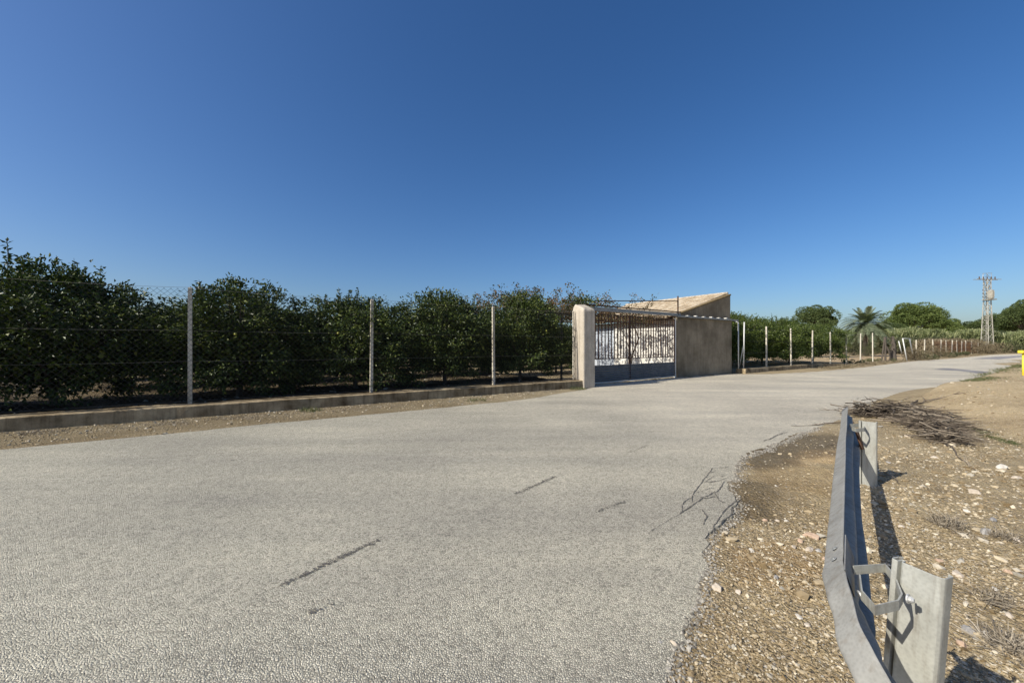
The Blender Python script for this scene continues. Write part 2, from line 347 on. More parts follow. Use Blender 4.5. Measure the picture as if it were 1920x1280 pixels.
def groundz(x, y):
    x = np.asarray(x, float); y = np.asarray(y, float); s, d = SD(x, y)
    orr = np.interp(s, RE[:, 0], RE[:, 1]) - d; ol = d - np.interp(s, LE[:, 0], LE[:, 1])
    z = np.full(x.shape, -0.05)
    n1 = fbm(x * 0.9, y * 0.9, 1, 4); n2 = fbm(x * 5, y * 5, 2, 4); n3 = fbm(x * 22, y * 22, 3, 3)
    wr = ss(-0.12, 0.3, orr)
    soft = ss(4.2, 5.2, s) * (1 - ss(16, 30, s))
    drop = 0.006 + 0.026 * np.exp(-((s - 3.7) / 0.7) ** 2)
    near = -drop + 0.016 * n3 * ss(0, .2, orr) + wr * (0.012 + 0.05 * n1 * ss(0.2, 2.5, orr) + 0.022 * n2)
    over = 0.004 + 0.012 * n2 + 0.008 * n3 + 0.03 * ss(0, 1.2, orr) + 0.05 * n1 * ss(0.5, 2.5, orr)
    over = over - 0.045 * (1 - ss(-0.35, 0.05, orr))
    zr = near * (1 - soft) + over * soft
    zr = zr + 0.30 * np.exp(-(((x - 14.5) / 3.2) ** 2 + ((y - 11) / 2.6) ** 2)) + 0.10 * ss(1.5, 6, orr) * (0.5 + n1)
    mq = moundq(x, y); zr = zr + np.where(orr > 0.3, 0.20 * ss(0, 1.6, mq) - 0.03 * np.exp(-(mq / 0.18) ** 2), 0)
    z = np.where(orr > -0.45, zr, z)
    zl = 0.0 + 0.012 * n2 + 0.006 * n3 + 0.02 * ss(0, 1.5, ol) - 0.05 * (1 - ss(-0.3, 0.1, ol))
    z = np.where((ol > -0.4) & (orr < -1), zl, z)
    orch = ss(11.0, 11.3, d) * np.where((s < 10.0), 1, 0)
    z = np.where((s > 10.0) & (s < 23) & (d > 9), np.where(d > 11.6, 0.0 + 0.02 * n2, -0.04), z)
    z = z + orch * (0.17 + 0.05 * n2 + 0.05 * n1)
    t = (x - R0[0]) * B_[0] + (y - R0[1]) * B_[1]; e = (x - R0[0]) * NB[0] + (y - R0[1]) * NB[1]
    z = z + ss(-0.25, 0.05, e) * (t > -3.3) * (d > 11) * (0.14 * (1 - ss(14, 20, t)) + 0.03 * n1)
    return z

# ------------------------------------------------------------------ ground sheet
def axis(lo, hi, segs):
    out = [lo]
    for a, b, st in segs:
        n = max(1, int(round((b - a) / st))); out += list(np.linspace(a, b, n + 1)[1:])
    return np.unique(np.round(np.array(out), 4))
gx = axis(-1500, 1500, [(-1500, -100, 200), (-100, -20, 5), (-20, 0, 0.25), (0, 7.5, 0.035), (7.5, 16, 0.09), (16, 40, 0.5), (40, 120, 4), (120, 1500, 100)])
gy = axis(-1500, 1500, [(-1500, -60, 240), (-60, -5, 5), (-5, 0.6, 0.4), (0.6, 7.5, 0.035), (7.5, 16, 0.09), (16, 32, 0.5), (32, 120, 4), (120, 1500, 100)])
X, Y = np.meshgrid(gx, gy); Z = groundz(X, Y)
V = np.stack([X.ravel(), Y.ravel(), Z.ravel()], 1)
nx, ny = len(gx), len(gy)
idx = np.arange(nx * ny).reshape(ny, nx)
Q = np.stack([idx[:-1, :-1], idx[:-1, 1:], idx[1:, 1:], idx[1:, :-1]], -1).reshape(-1, 4)
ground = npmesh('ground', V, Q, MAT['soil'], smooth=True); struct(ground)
s_, d_ = SD(V[:, 0], V[:, 1])
tint = np.ones((len(V), 4), np.float32)
def paint(mask, col):
    m = mask[:, None]; tint[:, :3] = tint[:, :3] * (1 - m) + tint[:, :3] * np.array(col)[None] * m
orr_ = np.interp(s_, RE[:, 0], RE[:, 1]) - d_
ns = fbm(V[:, 0] * 1.7, V[:, 1] * 1.7, 31, 5)
def blob(px, py, rs, rd, amp=0.35):
    g = G(px, py); a, b = SD(g[0], g[1]); r = np.sqrt(((s_ - a) / rs) ** 2 + ((d_ - b) / rd) ** 2) + 2.2 * amp * ns
    return 1 - ss(0.6, 1.1, r)
paint(blob(1455, 842, 1.7, 0.62, 0.3), (0.46, 0.46, 0.48))      # darker, oil-brown soil on the road edge
paint(blob(1400, 925, 0.8, 0.45), (0.60, 0.60, 0.61))
paint(blob(1500, 900, 0.8, 0.5), (0.97, 0.92, 0.85))
paint(blob(1480, 1060, 0.45, 0.3), (0.90, 0.82, 0.74))
paint(blob(1540, 860, 0.6, 0.35), (1.35, 1.25, 1.15))
paint((1 - ss(0.0, 0.3, orr_ + 0.15 * ns)) * (s_ < 4.5), (0.78, 0.76, 0.74))
paint(ss(0, 0.5, moundq(V[:, 0], V[:, 1]) + 0.3 * ns) * (orr_ > 0.3) * (V[:, 0] > 3), (1.30, 1.28, 1.27))
paint(ss(11.2, 11.5, d_) * (s_ < 11) * (0.62 + 0.38 * ss(0.15, -0.15, ns)), (0.20, 0.19, 0.175))  # tree shade put into the orchard soil colour, together with darker leaf litter
paint(ss(9.0, 9.6, d_) * (1 - ss(11.0, 11.2, d_)) * (s_ < 10.4), (0.84, 0.87, 0.90))
t_ = (V[:, 0] - R0[0]) * B_[0] + (V[:, 1] - R0[1]) * B_[1]; e_ = (V[:, 0] - R0[0]) * NB[0] + (V[:, 1] - R0[1]) * NB[1]
paint(ss(0, 1, e_) * (t_ > 6) * 1.0, (1.15, 1.08, 1.05))
paint(ss(0.1, 0.5, ns) * (orr_ > 2.5), (1.18, 1.12, 1.0))
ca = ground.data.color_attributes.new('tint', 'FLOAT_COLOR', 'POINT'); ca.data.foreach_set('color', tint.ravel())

# ------------------------------------------------------------------ road
sv_ = np.unique(np.concatenate([np.linspace(-60, -2, 60), np.linspace(-2, 14, 640), np.linspace(14, 60, 240), np.linspace(60, 200, 90)]))
er = edge_r(sv_); el = edge_l(sv_); K = 14
rows = []
for k in range(K + 1):
    f = k / K; dd = er * (1 - f) + el * f
    zz = np.zeros(len(sv_))
    p = A[None] * sv_[:, None] + M_[None] * dd[:, None]; rows.append(np.column_stack([p, zz]))
sk = []
for e_d, off in ((er, -0.02), (el, 0.02)):
    p = A[None] * sv_[:, None] + M_[None] * (e_d + off)[:, None]; sk.append(np.column_stack([p, np.full(len(sv_), -0.06)]))
rows = [sk[0]] + rows + [sk[1]]
V = np.concatenate(rows); n = len(sv_); idx = np.arange(len(rows) * n).reshape(len(rows), n)
Q = np.stack([idx[:-1, :-1], idx[:-1, 1:], idx[1:, 1:], idx[1:, :-1]], -1).reshape(-1, 4)
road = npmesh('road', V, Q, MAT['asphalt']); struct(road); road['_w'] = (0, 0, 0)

def ribbon(name, pts, width, mat, jit=0.5, z=0.007, seed=0, step=0.02):
    r = np.random.default_rng(seed); P = np.array([G(*p)[:2] for p in pts])
    L = np.concatenate([[0], np.cumsum(np.linalg.norm(np.diff(P, axis=0), axis=1))]); m = max(4, int(L[-1] / step))
    t = np.linspace(0, L[-1], m); C_ = np.column_stack([np.interp(t, L, P[:, 0]), np.interp(t, L, P[:, 1])])
    wob = np.cumsum(r.normal(0, 1, m)); wob -= np.linspace(wob[0], wob[-1], m); wob *= width * 0.5
    T = np.gradient(C_, axis=0); T /= np.linalg.norm(T, axis=1)[:, None] + 1e-9; Nn = np.column_stack([-T[:, 1], T[:, 0]])
    C_ = C_ + Nn * np.clip(wob, -width * 3, width * 3)[:, None]
    hw = width * 0.5 * np.clip(r.uniform(1 - jit, 1 + jit, m), 0.05, 3) * np.clip(np.minimum(t, L[-1] - t) / (0.1 * L[-1] + 1e-6), 0.1, 1)
    a = C_ + Nn * hw[:, None]; b = C_ - Nn * hw[:, None]
    V = np.column_stack([np.concatenate([a, b]), np.full(2 * m, z)]); i = np.arange(m - 1)
    return npmesh(name, V, np.stack([i + m, i + m + 1, i + 1, i], 1), mat, road)
def streak(name, p, q, width, seed, density=900):
    """a broken tar/rubber streak: many small flecks lying on the stones"""
    r = np.random.default_rng(seed); P = np.array(G(*p)[:2]); Qp = np.array(G(*q)[:2]); T = Qp - P; L = np.linalg.norm(T); T /= L
    Nn = np.array([-T[1], T[0]]); m = int(density * L * 0.5); u = r.beta(1.2, 1.2, m) * L; v = r.normal(0, width * 0.32, m)
    c = P + T * u[:, None] + Nn * v[:, None]; sz = r.uniform(0.004, 0.012, m)
    a0 = r.uniform(0, 6.28, m); VV = []
    for k in range(5):
        a = a0 + k * 1.2566; rr = sz * r.uniform(0.5, 1.1, m); VV.append(np.column_stack([c[:, 0] + np.cos(a) * rr, c[:, 1] + np.sin(a) * rr, 0.006 + 0.0008 * r.random(m)]))
    V = np.stack(VV, 1).reshape(-1, 3)
    return npmesh(name, V, np.arange(5 * m).reshape(m, 5), MAT['tar'], road)
streak('skid_mark', (525, 1098), (714, 1010), 0.046, 1, 560)
streak('skid_mark', (966, 926), (1042, 893), 0.045, 2, 420)
streak('skid_mark', (1103, 966), (1172, 940), 0.04, 3, 220)
streak('skid_mark', (575, 1150), (625, 1128), 0.05, 4, 260)
streak('skid_mark', (1175, 850), (1215, 835), 0.05, 5, 200)
streak('skid_mark', (400, 868), (900, 797), 0.05, 6, 60)
for i, (pts, w_) in enumerate([
    ([(1278, 962), (1286, 940), (1300, 932)], 0.006), ([(1304, 925), (1330, 915), (1350, 918)], 0.006), ([(1320, 905), (1338, 893), (1360, 893)], 0.006),
    ([(1340, 920), (1346, 938), (1362, 944)], 0.006), ([(1215, 1000), (1240, 985), (1262, 970)], 0.004), ([(1326, 888), (1335, 878), (1365, 876), (1392, 884)], 0.007),
    ([(1372, 950), (1366, 965), (1352, 985)], 0.008), ([(900, 790), (1100, 768), (1290, 760)], 0.004),
    ([(1262, 970), (1290, 948), (1318, 930), (1340, 920), (1362, 900)], 0.009),
    ([(1296, 950), (1304, 925), (1320, 905), (1326, 888), (1350, 882), (1378, 886)], 0.007),
    ([(1320, 904), (1345, 902), (1366, 896)], 0.008),
    ([(1300, 928), (1322, 934), (1345, 930)], 0.008),
    ([(1318, 985), (1322, 968), (1316, 955)], 0.01),
    ([(1334, 1005), (1350, 975), (1370, 950), (1392, 930)], 0.007),
    ([(1430, 828), (1450, 816), (1480, 810)], 0.014),
    ([(0, 884), (150, 868), (420, 850), (640, 822), (900, 790)], 0.006)]):
    ribbon('crack', pts, w_, MAT['tar'], 0.8, 0.0062, 50 + i)
def patch(pts):
    m = MB(); P = [G(*p) for p in pts]; m.add([(x, y, 0.009) for x, y, _ in P], [tuple(range(len(P)))])
    return obj('asphalt_patch', m, MAT['patch'], road)
patch([(1750, 692.5), (1775, 690), (1856, 697), (1838, 700.5), (1800, 695.5)])
patch([(1822, 672.5), (1866, 668.5), (1925, 666.0), (1925, 668), (1875, 673.5)])

# ------------------------------------------------------------------ scattered stones
ICO = np.array([(0, 0, 1)] + [(0.894 * math.cos(a * 1.2566), 0.894 * math.sin(a * 1.2566), 0.447) for a in range(5)] +
               [(0.894 * math.cos(a * 1.2566 + .628), 0.894 * math.sin(a * 1.2566 + .628), -0.447) for a in range(5)] + [(0, 0, -1)])
IF = [(0, 1 + i, 1 + (i + 1) % 5) for i in range(5)] + [(1 + i, 6 + i, 1 + (i + 1) % 5) for i in range(5)] + \
     [(1 + (i + 1) % 5, 6 + i, 6 + (i + 1) % 5) for i in range(5)] + [(6 + i, 11, 6 + (i + 1) % 5) for i in range(5)]
IF = np.array(IF)
def stones(name, P, size, mat, flat=0.6, seed=0):
    r = np.random.default_rng(seed); n = len(P)
    v = ICO[None] * (1 + r.uniform(-0.38, 0.38, (n, 12, 1)))
    sc = np.stack([size * r.uniform(0.8, 1.5, n), size * r.uniform(0.6, 1.1, n), size * r.uniform(0.35, 0.8, n) * flat / 0.6], 1)
    v = v * sc[:, None, :]; a = r.uniform(0, 6.28, n); ca_, sa = np.cos(a)[:, None], np.sin(a)[:, None]
    x = v[..., 0] * ca_ - v[..., 1] * sa; y = v[..., 0] * sa + v[..., 1] * ca_
    z = v[..., 2] + x * r.uniform(-0.3, 0.3, (n, 1))
    v = np.stack([x, y, z], -1) + P[:, None, :]
    f = (IF[None] + (np.arange(n) * 12)[:, None, None]).reshape(-1, 3)
    return npmesh(name, v.reshape(-1, 3), f, mat)
def scatter_bank(n, r0, r1, pw, keep):
    r = r0 + (r1 - r0) * rng.random(n) ** pw; a = rng.uniform(math.radians(-12), math.radians(75), n)
    x = r * np.cos(a); y = r * np.sin(a); s, d = SD(x, y); o = edge_r(s) - d
    cl = fbm(x * 1.6, y * 1.6, 77, 3)
    k = (o > 0.0) & (rng.random(n) < keep + cl * 0.9) & (rng.random(n) < ss(-0.05, 0.4, o) + 0.25)
    soft = (s > 4.4) & (o < 1.0) & (s < 12)
    k &= ~(soft & (rng.random(n) < 0.8)); k &= ~((moundq(x, y) > 0.1) & (rng.random(n) < 0.72))
    return x[k], y[k]
P_ = []; S_ = []
for n, r0, r1, lo, hi in ((90000, 1.2, 5.0, 0.0035, 0.009), (8000, 1.2, 6.0, 0.007, 0.018), (60000, 4.0, 12, 0.006, 0.015), (8000, 3, 16, 0.018, 0.038), (18000, 10, 30, 0.012, 0.04)):
    x, y = scatter_bank(n, r0, r1, 0.8, 0.6); sz = lo + (hi - lo) * rng.random(len(x)) ** 2.2
    P_.append(np.column_stack([x, y, groundz(x, y) + sz * 0.12])); S_.append(sz)
P_ = np.concatenate(P_); S_ = np.concatenate(S_)
tag(stones('gravel', P_, S_, MAT['pebble'], seed=3), 'loose tan and grey gravel strewn over the bank beside the road', 'gravel', kind='stuff')
# crumbs of broken chip seal along the near road edge
n = 8000; s = rng.uniform(0.8, 9, n); d = edge_r(s) - np.abs(rng.normal(0, 0.06, n)) + 0.02
p = A[None] * s[:, None] + M_[None] * d[:, None]; sz = 0.003 + 0.009 * rng.random(n) ** 2.5
tag(stones('road_crumbs', np.column_stack([p, np.maximum(groundz(p[:, 0], p[:, 1]), -0.02) + sz * 0.3]), sz, MAT['crumb'], seed=8), 'grey crumbs broken off along the ragged near edge of the asphalt', 'road crumbs', kind='stuff')
# grit and clods along the far shoulder
n = 9000; s = rng.uniform(-12, 10.4, n); o = rng.uniform(-0.25, 1.6, n) ; d = edge_l(s) + o
k = (d < 10.86) & (rng.random(n) < 0.35 + 0.65 * ss(0.2, 1.2, o)); s, d = s[k], d[k]
p = A[None] * s[:, None] + M_[None] * d[:, None]; sz = 0.006 + 0.02 * rng.random(len(s)) ** 3
tag(stones('grit', np.column_stack([p, groundz(p[:, 0], p[:, 1]) + sz * 0.2]), sz, MAT['pebble'], seed=4), 'brown grit and clods on the strip along the orchard wall', 'grit', kind='stuff')
n = 2500; s = rng.uniform(-12, 9.8, n); d = 11.55 + rng.random(n) * 20
p = A[None] * s[:, None] + M_[None] * d[:, None]; sz = 0.015 + 0.05 * rng.random(n) ** 3
tag(stones('clods', np.column_stack([p, groundz(p[:, 0], p[:, 1]) + sz * 0.2]), sz, MAT['crumb'], seed=5), 'clods and stones on the ground under the orchard trees', 'clods', kind='stuff')

def big_stone(px, py, size, mat, label, seed, flat=0.68):
    size *= 1.06
    g = G(px, py); r = np.random.default_rng(seed); m = MB()
    me = D.meshes.new('stone'); import bmesh
    bm = bmesh.new(); bmesh.ops.create_icosphere(bm, subdivisions=3, radius=1)
    sx, sy, sz = size * r.uniform(.85, 1.25), size * r.uniform(0.6, 0.9), size * r.uniform(0.85, 1.1) * flat
    planes = [(Vector(r.normal(0, 1, 3)).normalized(), r.uniform(0.58, 0.86)) for _ in range(15)]
    for v in bm.verts:
        c = v.co.copy()
        for nn, k in planes:
            dd = c.dot(nn)
            if dd > k: c -= nn * (dd - k) * 0.96
        c *= 1 + 0.05 * math.sin(5 * c.x + seed) * math.cos(7 * c.y)
        v.co = Vector((c.x * sx, c.y * sy, c.z * sz))
    bm.to_mesh(me); bm.free(); o = link('stone', me, mat, smooth=False)
    gz = float(groundz(np.array([g[0]]), np.array([g[1]]))[0])
    o.location = (g[0], g[1], gz + sz * 0.18); o.rotation_euler = (r.uniform(-.2, .2), r.uniform(-.2, .2), r.uniform(0, 6))
    tag(o, label, 'stone', 'larger stones lying on the gravel bank'); return o
ST = [
 (1345, 1103, .042, 'stone', 'pale angular stone with a reddish side on the verge near the road edge'),
 (1385, 1110, .026, 'stone', 'flat beige stone just right of the reddish-sided one near the road edge'),
 (1408, 1028, .030, 'white_stone', 'whitish wedge stone alone in the middle of the verge, left of the pink stone cluster'),
 (1455, 1082, .024, 'stone3', 'small blue-grey stone alone on the verge below the pink stone cluster'),
 (1497, 1156, .022, 'white_stone', 'white stone close to the bent end of the rail on its road side'),
 (1515, 1172, .02, 'stone', 'small beige stone right below the white one by the bent rail end'),
 (1522, 1002, .052, 'stone2', 'largest pink stone of the cluster beside the guardrail'),
 (1500, 1012, .030, 'stone2', 'small pink stone at the left of the cluster beside the guardrail'),
 (1518, 1027, .034, 'stone', 'pale stone at the front of the cluster beside the guardrail'),
 (1535, 1032, .024, 'stone3', 'greyish stone at the right front of the cluster beside the guardrail'),
 (1488, 1022, .024, 'stone', 'beige stone at the lower left of the cluster beside the guardrail'),
 (1545, 1045, .022, 'stone2', 'pinkish stone nearest the rail, in front of the cluster'),
 (1508, 1042, .018, 'stone', 'smallest beige stone in front of the cluster beside the guardrail'),
 (1435, 970, .032, 'stone2', 'flat pinkish stone at the back left of the verge, behind the cluster'),
 (1457, 972, .022, 'stone', 'rounded stone beside the flat pinkish one behind the cluster'),
 (1474, 974, .020, 'white_stone', 'small whitish stone at the right end of the row behind the cluster'),
 (1455, 912, .018, 'white_stone', 'small white stone on the smooth brown soil near the dark stain'),
 (1263, 1205, .022, 'stone', 'yellowish pebble lying on the ragged asphalt edge at the bottom'),
 (1238, 1203, .014, 'stone3', 'dark pebble on the asphalt next to the yellowish one'),
 (1880, 887, .062, 'white_stone', 'bright white flat stone far right on the bank below the green line'),
 (1905, 906, .045, 'stone', 'beige stone to the right of the bright white flat one'),
 (1826, 934, .050, 'stone', 'flat tan stone in the middle right of the bank, left of the white one'),
 (1850, 1005, .050, 'stone3', 'long grey slab stone right of the dry twig tuft'),
 (1862, 985, .040, 'stone3', 'small grey slab behind the long grey one'),
 (1770, 1093, .030, 'white_stone', 'pale rounded stone touching the top right corner of the near post'),
 (1795, 1074, .040, 'stone', 'flat cream stone behind and right of the near post'),
 (1760, 1050, .028, 'stone2', 'orange-tinted stone behind the near post'),
 (1850, 1190, .042, 'white_stone', 'big pale oval stone right of the near post at the bottom'),
 (1818, 1180, .036, 'stone3', 'grey angular stone left of the big pale oval one'),
 (1803, 1203, .032, 'stone2', 'orange stone by the shadow of the near post'),
 (1866, 1108, .022, 'white_stone', 'small white stone midway up the bank at the right'),
 (1893, 1152, .024, 'stone', 'cream stone near the right edge, above the grey straw tuft'),
 (1690, 990, .026, 'stone', 'tan stone right of the guardrail shadow between the posts'),
 (1665, 870, .030, 'stone3', 'grey stone just behind the far post'),
 (1752, 862, .034, 'stone', 'pale stone under the right end of the brush pile'),
 (1700, 822, .04, 'stone', 'cream stone in front of the brush pile, right of the far post'),
 (1890, 1075, .03, 'stone2', 'reddish stone near the right edge halfway down the bank'),
 (1812, 965, .028, 'white_stone', 'whitish stone left of the dry twig tuft on the bank'),
 (1905, 1020, .034, 'stone', 'tan stone at the right edge beyond the long grey slab'),
]
for i, (px, py, sz, mt, lb) in enumerate(ST): big_stone(px, py, sz, MAT[mt], lb, 100 + i)

# ------------------------------------------------------------------ leaf clouds
def leaves(P, Nn, L, W, r, droop=0.3):
    n = len(P); d = Nn + r.normal(0, 0.75, (n, 3)); d[:, 2] -= droop * 0.3; d /= np.linalg.norm(d, axis=1)[:, None] + 1e-9
    u = r.normal(0, 1, (n, 3)); u[:, 2] += 0.8; sd = np.cross(d, u); sd /= np.linalg.norm(sd, axis=1)[:, None] + 1e-9
    nn = np.cross(sd, d); L = np.asarray(L) * r.uniform(0.65, 1.2, n); W = np.asarray(W) * r.uniform(0.7, 1.2, n)
    L = L[:, None]; W = W[:, None]
    a = P; b = P + d * L * 0.45 + sd * W * 0.5 + nn * W * 0.25; c = P + d * L - nn * L * 0.12; e = P + d * L * 0.45 - sd * W * 0.5 + nn * W * 0.25
    return np.stack([a, b, c, e], 1).reshape(-1, 3), np.arange(4 * n).reshape(n, 4)
def sph(n, r):
    v = r.normal(0, 1, (n, 3)); return v / np.linalg.norm(v, axis=1)[:, None]
def join(parts):
    V = []; Q = []; n = 0
    for v, q in parts: V.append(v); Q.append(q + n); n += len(v)
    return np.concatenate(V), np.concatenate(Q)

def make_citrus(seed, label, group, mat='citrus', tips=250, per=72, fruits=4, rx=1.8, rz=1.5, zc=1.75, leafL=0.095):
    r = np.random.default_rng(seed); root = thing('citrus_tree', (0, 0, 0), label, 'citrus tree', group)
    d = sph(tips, r); d[:, 2] = np.where(d[:, 2] < -0.93, -d[:, 2], d[:, 2])
    lo = d[:, 2] < 0.25; hd = np.linalg.norm(d[:, :2], axis=1) + 1e-6; fx = np.where(lo, (0.6 * hd + 0.4) / hd, 1.0); d[:, :2] *= fx[:, None]
    lump = 1 + 0.16 * np.sin(3.1 * d[:, 0] + seed) * np.cos(2.7 * d[:, 1] + seed * 2) + 0.10 * np.sin(5 * d[:, 2] + seed)
    rad = r.uniform(0.72, 1.04, tips) * lump
    T = d * rad[:, None] * np.array([rx, rx, rz]); T[:, 2] += zc
    T[:, 2] = np.maximum(T[:, 2], 0.22 + 0.45 * r.random(tips))
    P = np.repeat(T, per, 0) + np.clip(r.normal(0, 1, (tips * per, 3)), -1.9, 1.9) * np.array([1, 1, 0.8]) * np.repeat(r.uniform(0.09, 0.17, tips), per)[:, None]; Nn = np.repeat(d, per, 0)
    parts = [leaves(P, Nn, leafL, leafL * 0.5, r)]
    di = sph(5200, r) * (r.random((5200, 1)) ** 0.4) * np.array([rx, rx, rz]) * 0.84; di[:, 2] += zc; di[:, 2] = np.maximum(di[:, 2], 0.3)
    parts.append(leaves(di, sph(5200, r), leafL * 1.5, leafL * 0.95, r))
    stem = MB()
    for k in range(14):          # water shoots standing above the crown
        a = r.uniform(0, 6.28); q = r.uniform(0.1, 0.75) * rx; x, y = q * math.cos(a), q * math.sin(a)
        z0 = zc + rz * math.sqrt(max(0.05, 1 - (q / rx) ** 2)) * 0.80; h = r.uniform(0.15, 0.6)
        lx, ly = r.normal(0, 0.07, 2)
        stem.tube([(x * .9, y * .9, z0 - 0.6), (x, y, z0 - 0.1), (x + lx, y + ly, z0 + h)], [0.009, 0.006, 0.003], 4)
        m = int(26 * h / 0.3); f = r.random(m)[:, None]; base = np.array([[x, y, z0 - 0.1]]) + f * np.array([[lx, ly, h + 0.06]])
        nn = r.normal(0, 1, (m, 3)); nn[:, 2] = np.abs(nn[:, 2]) * 0.8
        parts.append(leaves(base + r.normal(0, 0.012, (m, 3)), nn, leafL * 0.95, leafL * 0.5, r))
    V, Q = join(parts); npmesh('crown', V, Q, MAT[mat], root)
    m = MB(); m.tube([(0, 0, -0.15), (0.02, 0.02, 0.35), (0.03, 0, 0.75)], [0.085, 0.065, 0.06], 8)
    for k in range(6):
        a = k * 1.05 + r.uniform(-.3, .3); e = Vector((math.cos(a) * rx * 0.7, math.sin(a) * rx * 0.7, zc + r.uniform(-0.5, 0.8)))
        m.tube([(0.03, 0, 0.6), (e.x * 0.4, e.y * 0.4, 0.6 + (e.z - 0.6) * 0.6), tuple(e)], [0.06, 0.035, 0.012], 5)
    for k in range(40):
        e = T[r.integers(tips)]; b = e * 0.45; b[2] = 0.7 + (e[2] - 0.7) * 0.5; m.tube([tuple(b), tuple(e)], [0.014, 0.005], 4)
    m.v += [(x, y, z) for x, y, z in stem.v]; m.f += [tuple(i + m.n for i in f) for f in stem.f]
    obj('trunk', m, MAT['bark'], root, local=True)
    for k in range(fruits):
        dd = sph(1, r)[0]; dd[2] = abs(dd[2]) * 0.5 - 0.1; p = dd * np.array([rx, rx, rz]) * 1.02; p[2] += zc
        f = MB(); n_ = 8
        for i in range(n_ + 1):
            th = math.pi * i / n_
        vs = []; fs = []
        for i in range(7):
            th = math.pi * i / 6
            for j in range(8): vs.append((p[0] + .033 * math.sin(th) * math.cos(j * .785), p[1] + .033 * math.sin(th) * math.sin(j * .785), p[2] + .036 * math.cos(th)))
        for i in range(6):
            for j in range(8): fs.append((i * 8 + j, i * 8 + (j + 1) % 8, (i + 1) * 8 + (j + 1) % 8, (i + 1) * 8 + j))
        f.add(vs, fs); obj('fruit', f, MAT['fruit'], root, smooth=True, local=True)
    return root

GF = 'citrus trees in the front row behind the wire fence'
protos = [make_citrus(11, 'x', GF), make_citrus(12, 'x', GF, tips=235), make_citrus(13, 'x', GF, tips=265, per=68)]
row1 = [(-11.4, 1.05, 'x'), (-8.0, 1.0, 'x'),
        (-4.3, 1.02, 'dark citrus tree at the left edge of the photo with a tall shoot on top'),
        (-0.8, 0.935, 'citrus tree right of the first fence post with its trunk showing below'),
        (2.35, 0.94, 'citrus tree filling the fence panel left of the second post'),
        (5.45, 1.04, 'citrus tree behind the middle of the panel between second and third fence post'),
        (8.7, 1.04, 'citrus tree at the third fence post, last of the front row before the gate pillar')]
used = [False] * 3
def place(k, loc, rot, sc, label, group):
    if not used[k]: o = protos[k]; used[k] = True
    else: o = copy_tree(protos[k])
    o.location = loc; o.rotation_euler = (0, 0, rot); o.scale = (sc if hasattr(sc, '__len__') else (sc, sc, sc))
    o['label'] = label; o['group'] = group; return o
for i, (s, sc, lb) in enumerate(row1):
    if lb == 'x':
        continue
    dd = 13.35 + 0.1 * math.sin(i * 3)
    place(i % 3, F(s, dd, -0.12 if s < 0 else 0.05), i * 2.1 + 0.4, (1.0 if s > 8 else 1.14, 1.10, sc * (1.09 if s < 0 else 1.03)), lb, GF)
place(1, F(-7.5, 13.5, 0.17), 3.0, (1.05, 1.05, 1.0), 'citrus tree just past the left edge, only its branches reaching into view', GF)
for j, d in enumerate((17.6, 22.0, 27, 33, 40)):
    lb = ['citrus tree of the second orchard row, seen through gaps in the front row', 'citrus tree of the third orchard row, mostly hidden',
          'citrus tree of the fourth orchard row, mostly hidden', 'citrus tree deep in the orchard, hidden in shade', 'citrus tree of the last orchard row at the back'][j]
    ratio0 = -1.45; s0 = (ratio0 * A[0] * 0 + 0)
    smin = -(1.45 * A[0] - A[1]) / (A[0] + 1.45 * A[1]) * d ; smax = (A[1] + 0.17 * A[0]) / (A[0] - 0.17 * A[1]) * d
    s = smin; ti = 0
    while s < smax:
        s += 3.6
        if d < 21 and s > 14.2: continue
        ti += 1
        if j == 0: lb = 'shaded citrus tree of the second row, ' + ('leftmost', 'second from the left', 'third from the left', 'fourth from the left', 'fifth from the left', 'sixth from the left', 'seventh from the left', 'eighth from the left', 'ninth from the left')[ti - 1]
        place(random.randrange(3), F(s, d + random.uniform(-.2, .2), 0.1 if s < 10 else 0.0), random.uniform(0, 6), random.uniform(0.86, 0.97), lb, 'citrus trees in the %s orchard row' % ('second', 'third', 'fourth', 'fifth', 'last')[j])
# a tall shoot at the left edge
sh = thing('leafy_shoot', at(13, 8.4, 3.2), 'tall leafy shoot sticking up from the crown at the left edge', 'shoot')
m = MB(); b = Vector(sh['_w']); m.tube([b + Vector((0, 0, -0.25)), b + Vector((0.03, 0, 0.3)), b + Vector((0.0, 0, 0.72))], [0.012, 0.009, 0.004], 5)
obj('stem', m, MAT['bark'], sh)
r = np.random.default_rng(5); f = r.random(70)[:, None] ** 1.0; pp = np.array([[0, 0, -0.35]]) + f * np.array([[0.0, 0, 1.05]]); nn = r.normal(0, 1, (70, 3)); nn[:, 2] = abs(nn[:, 2]) * .7
V, Q = leaves(pp, nn, 0.11, 0.05, r); npmesh('leaf_tuft', V, Q, MAT['citrus'], sh)

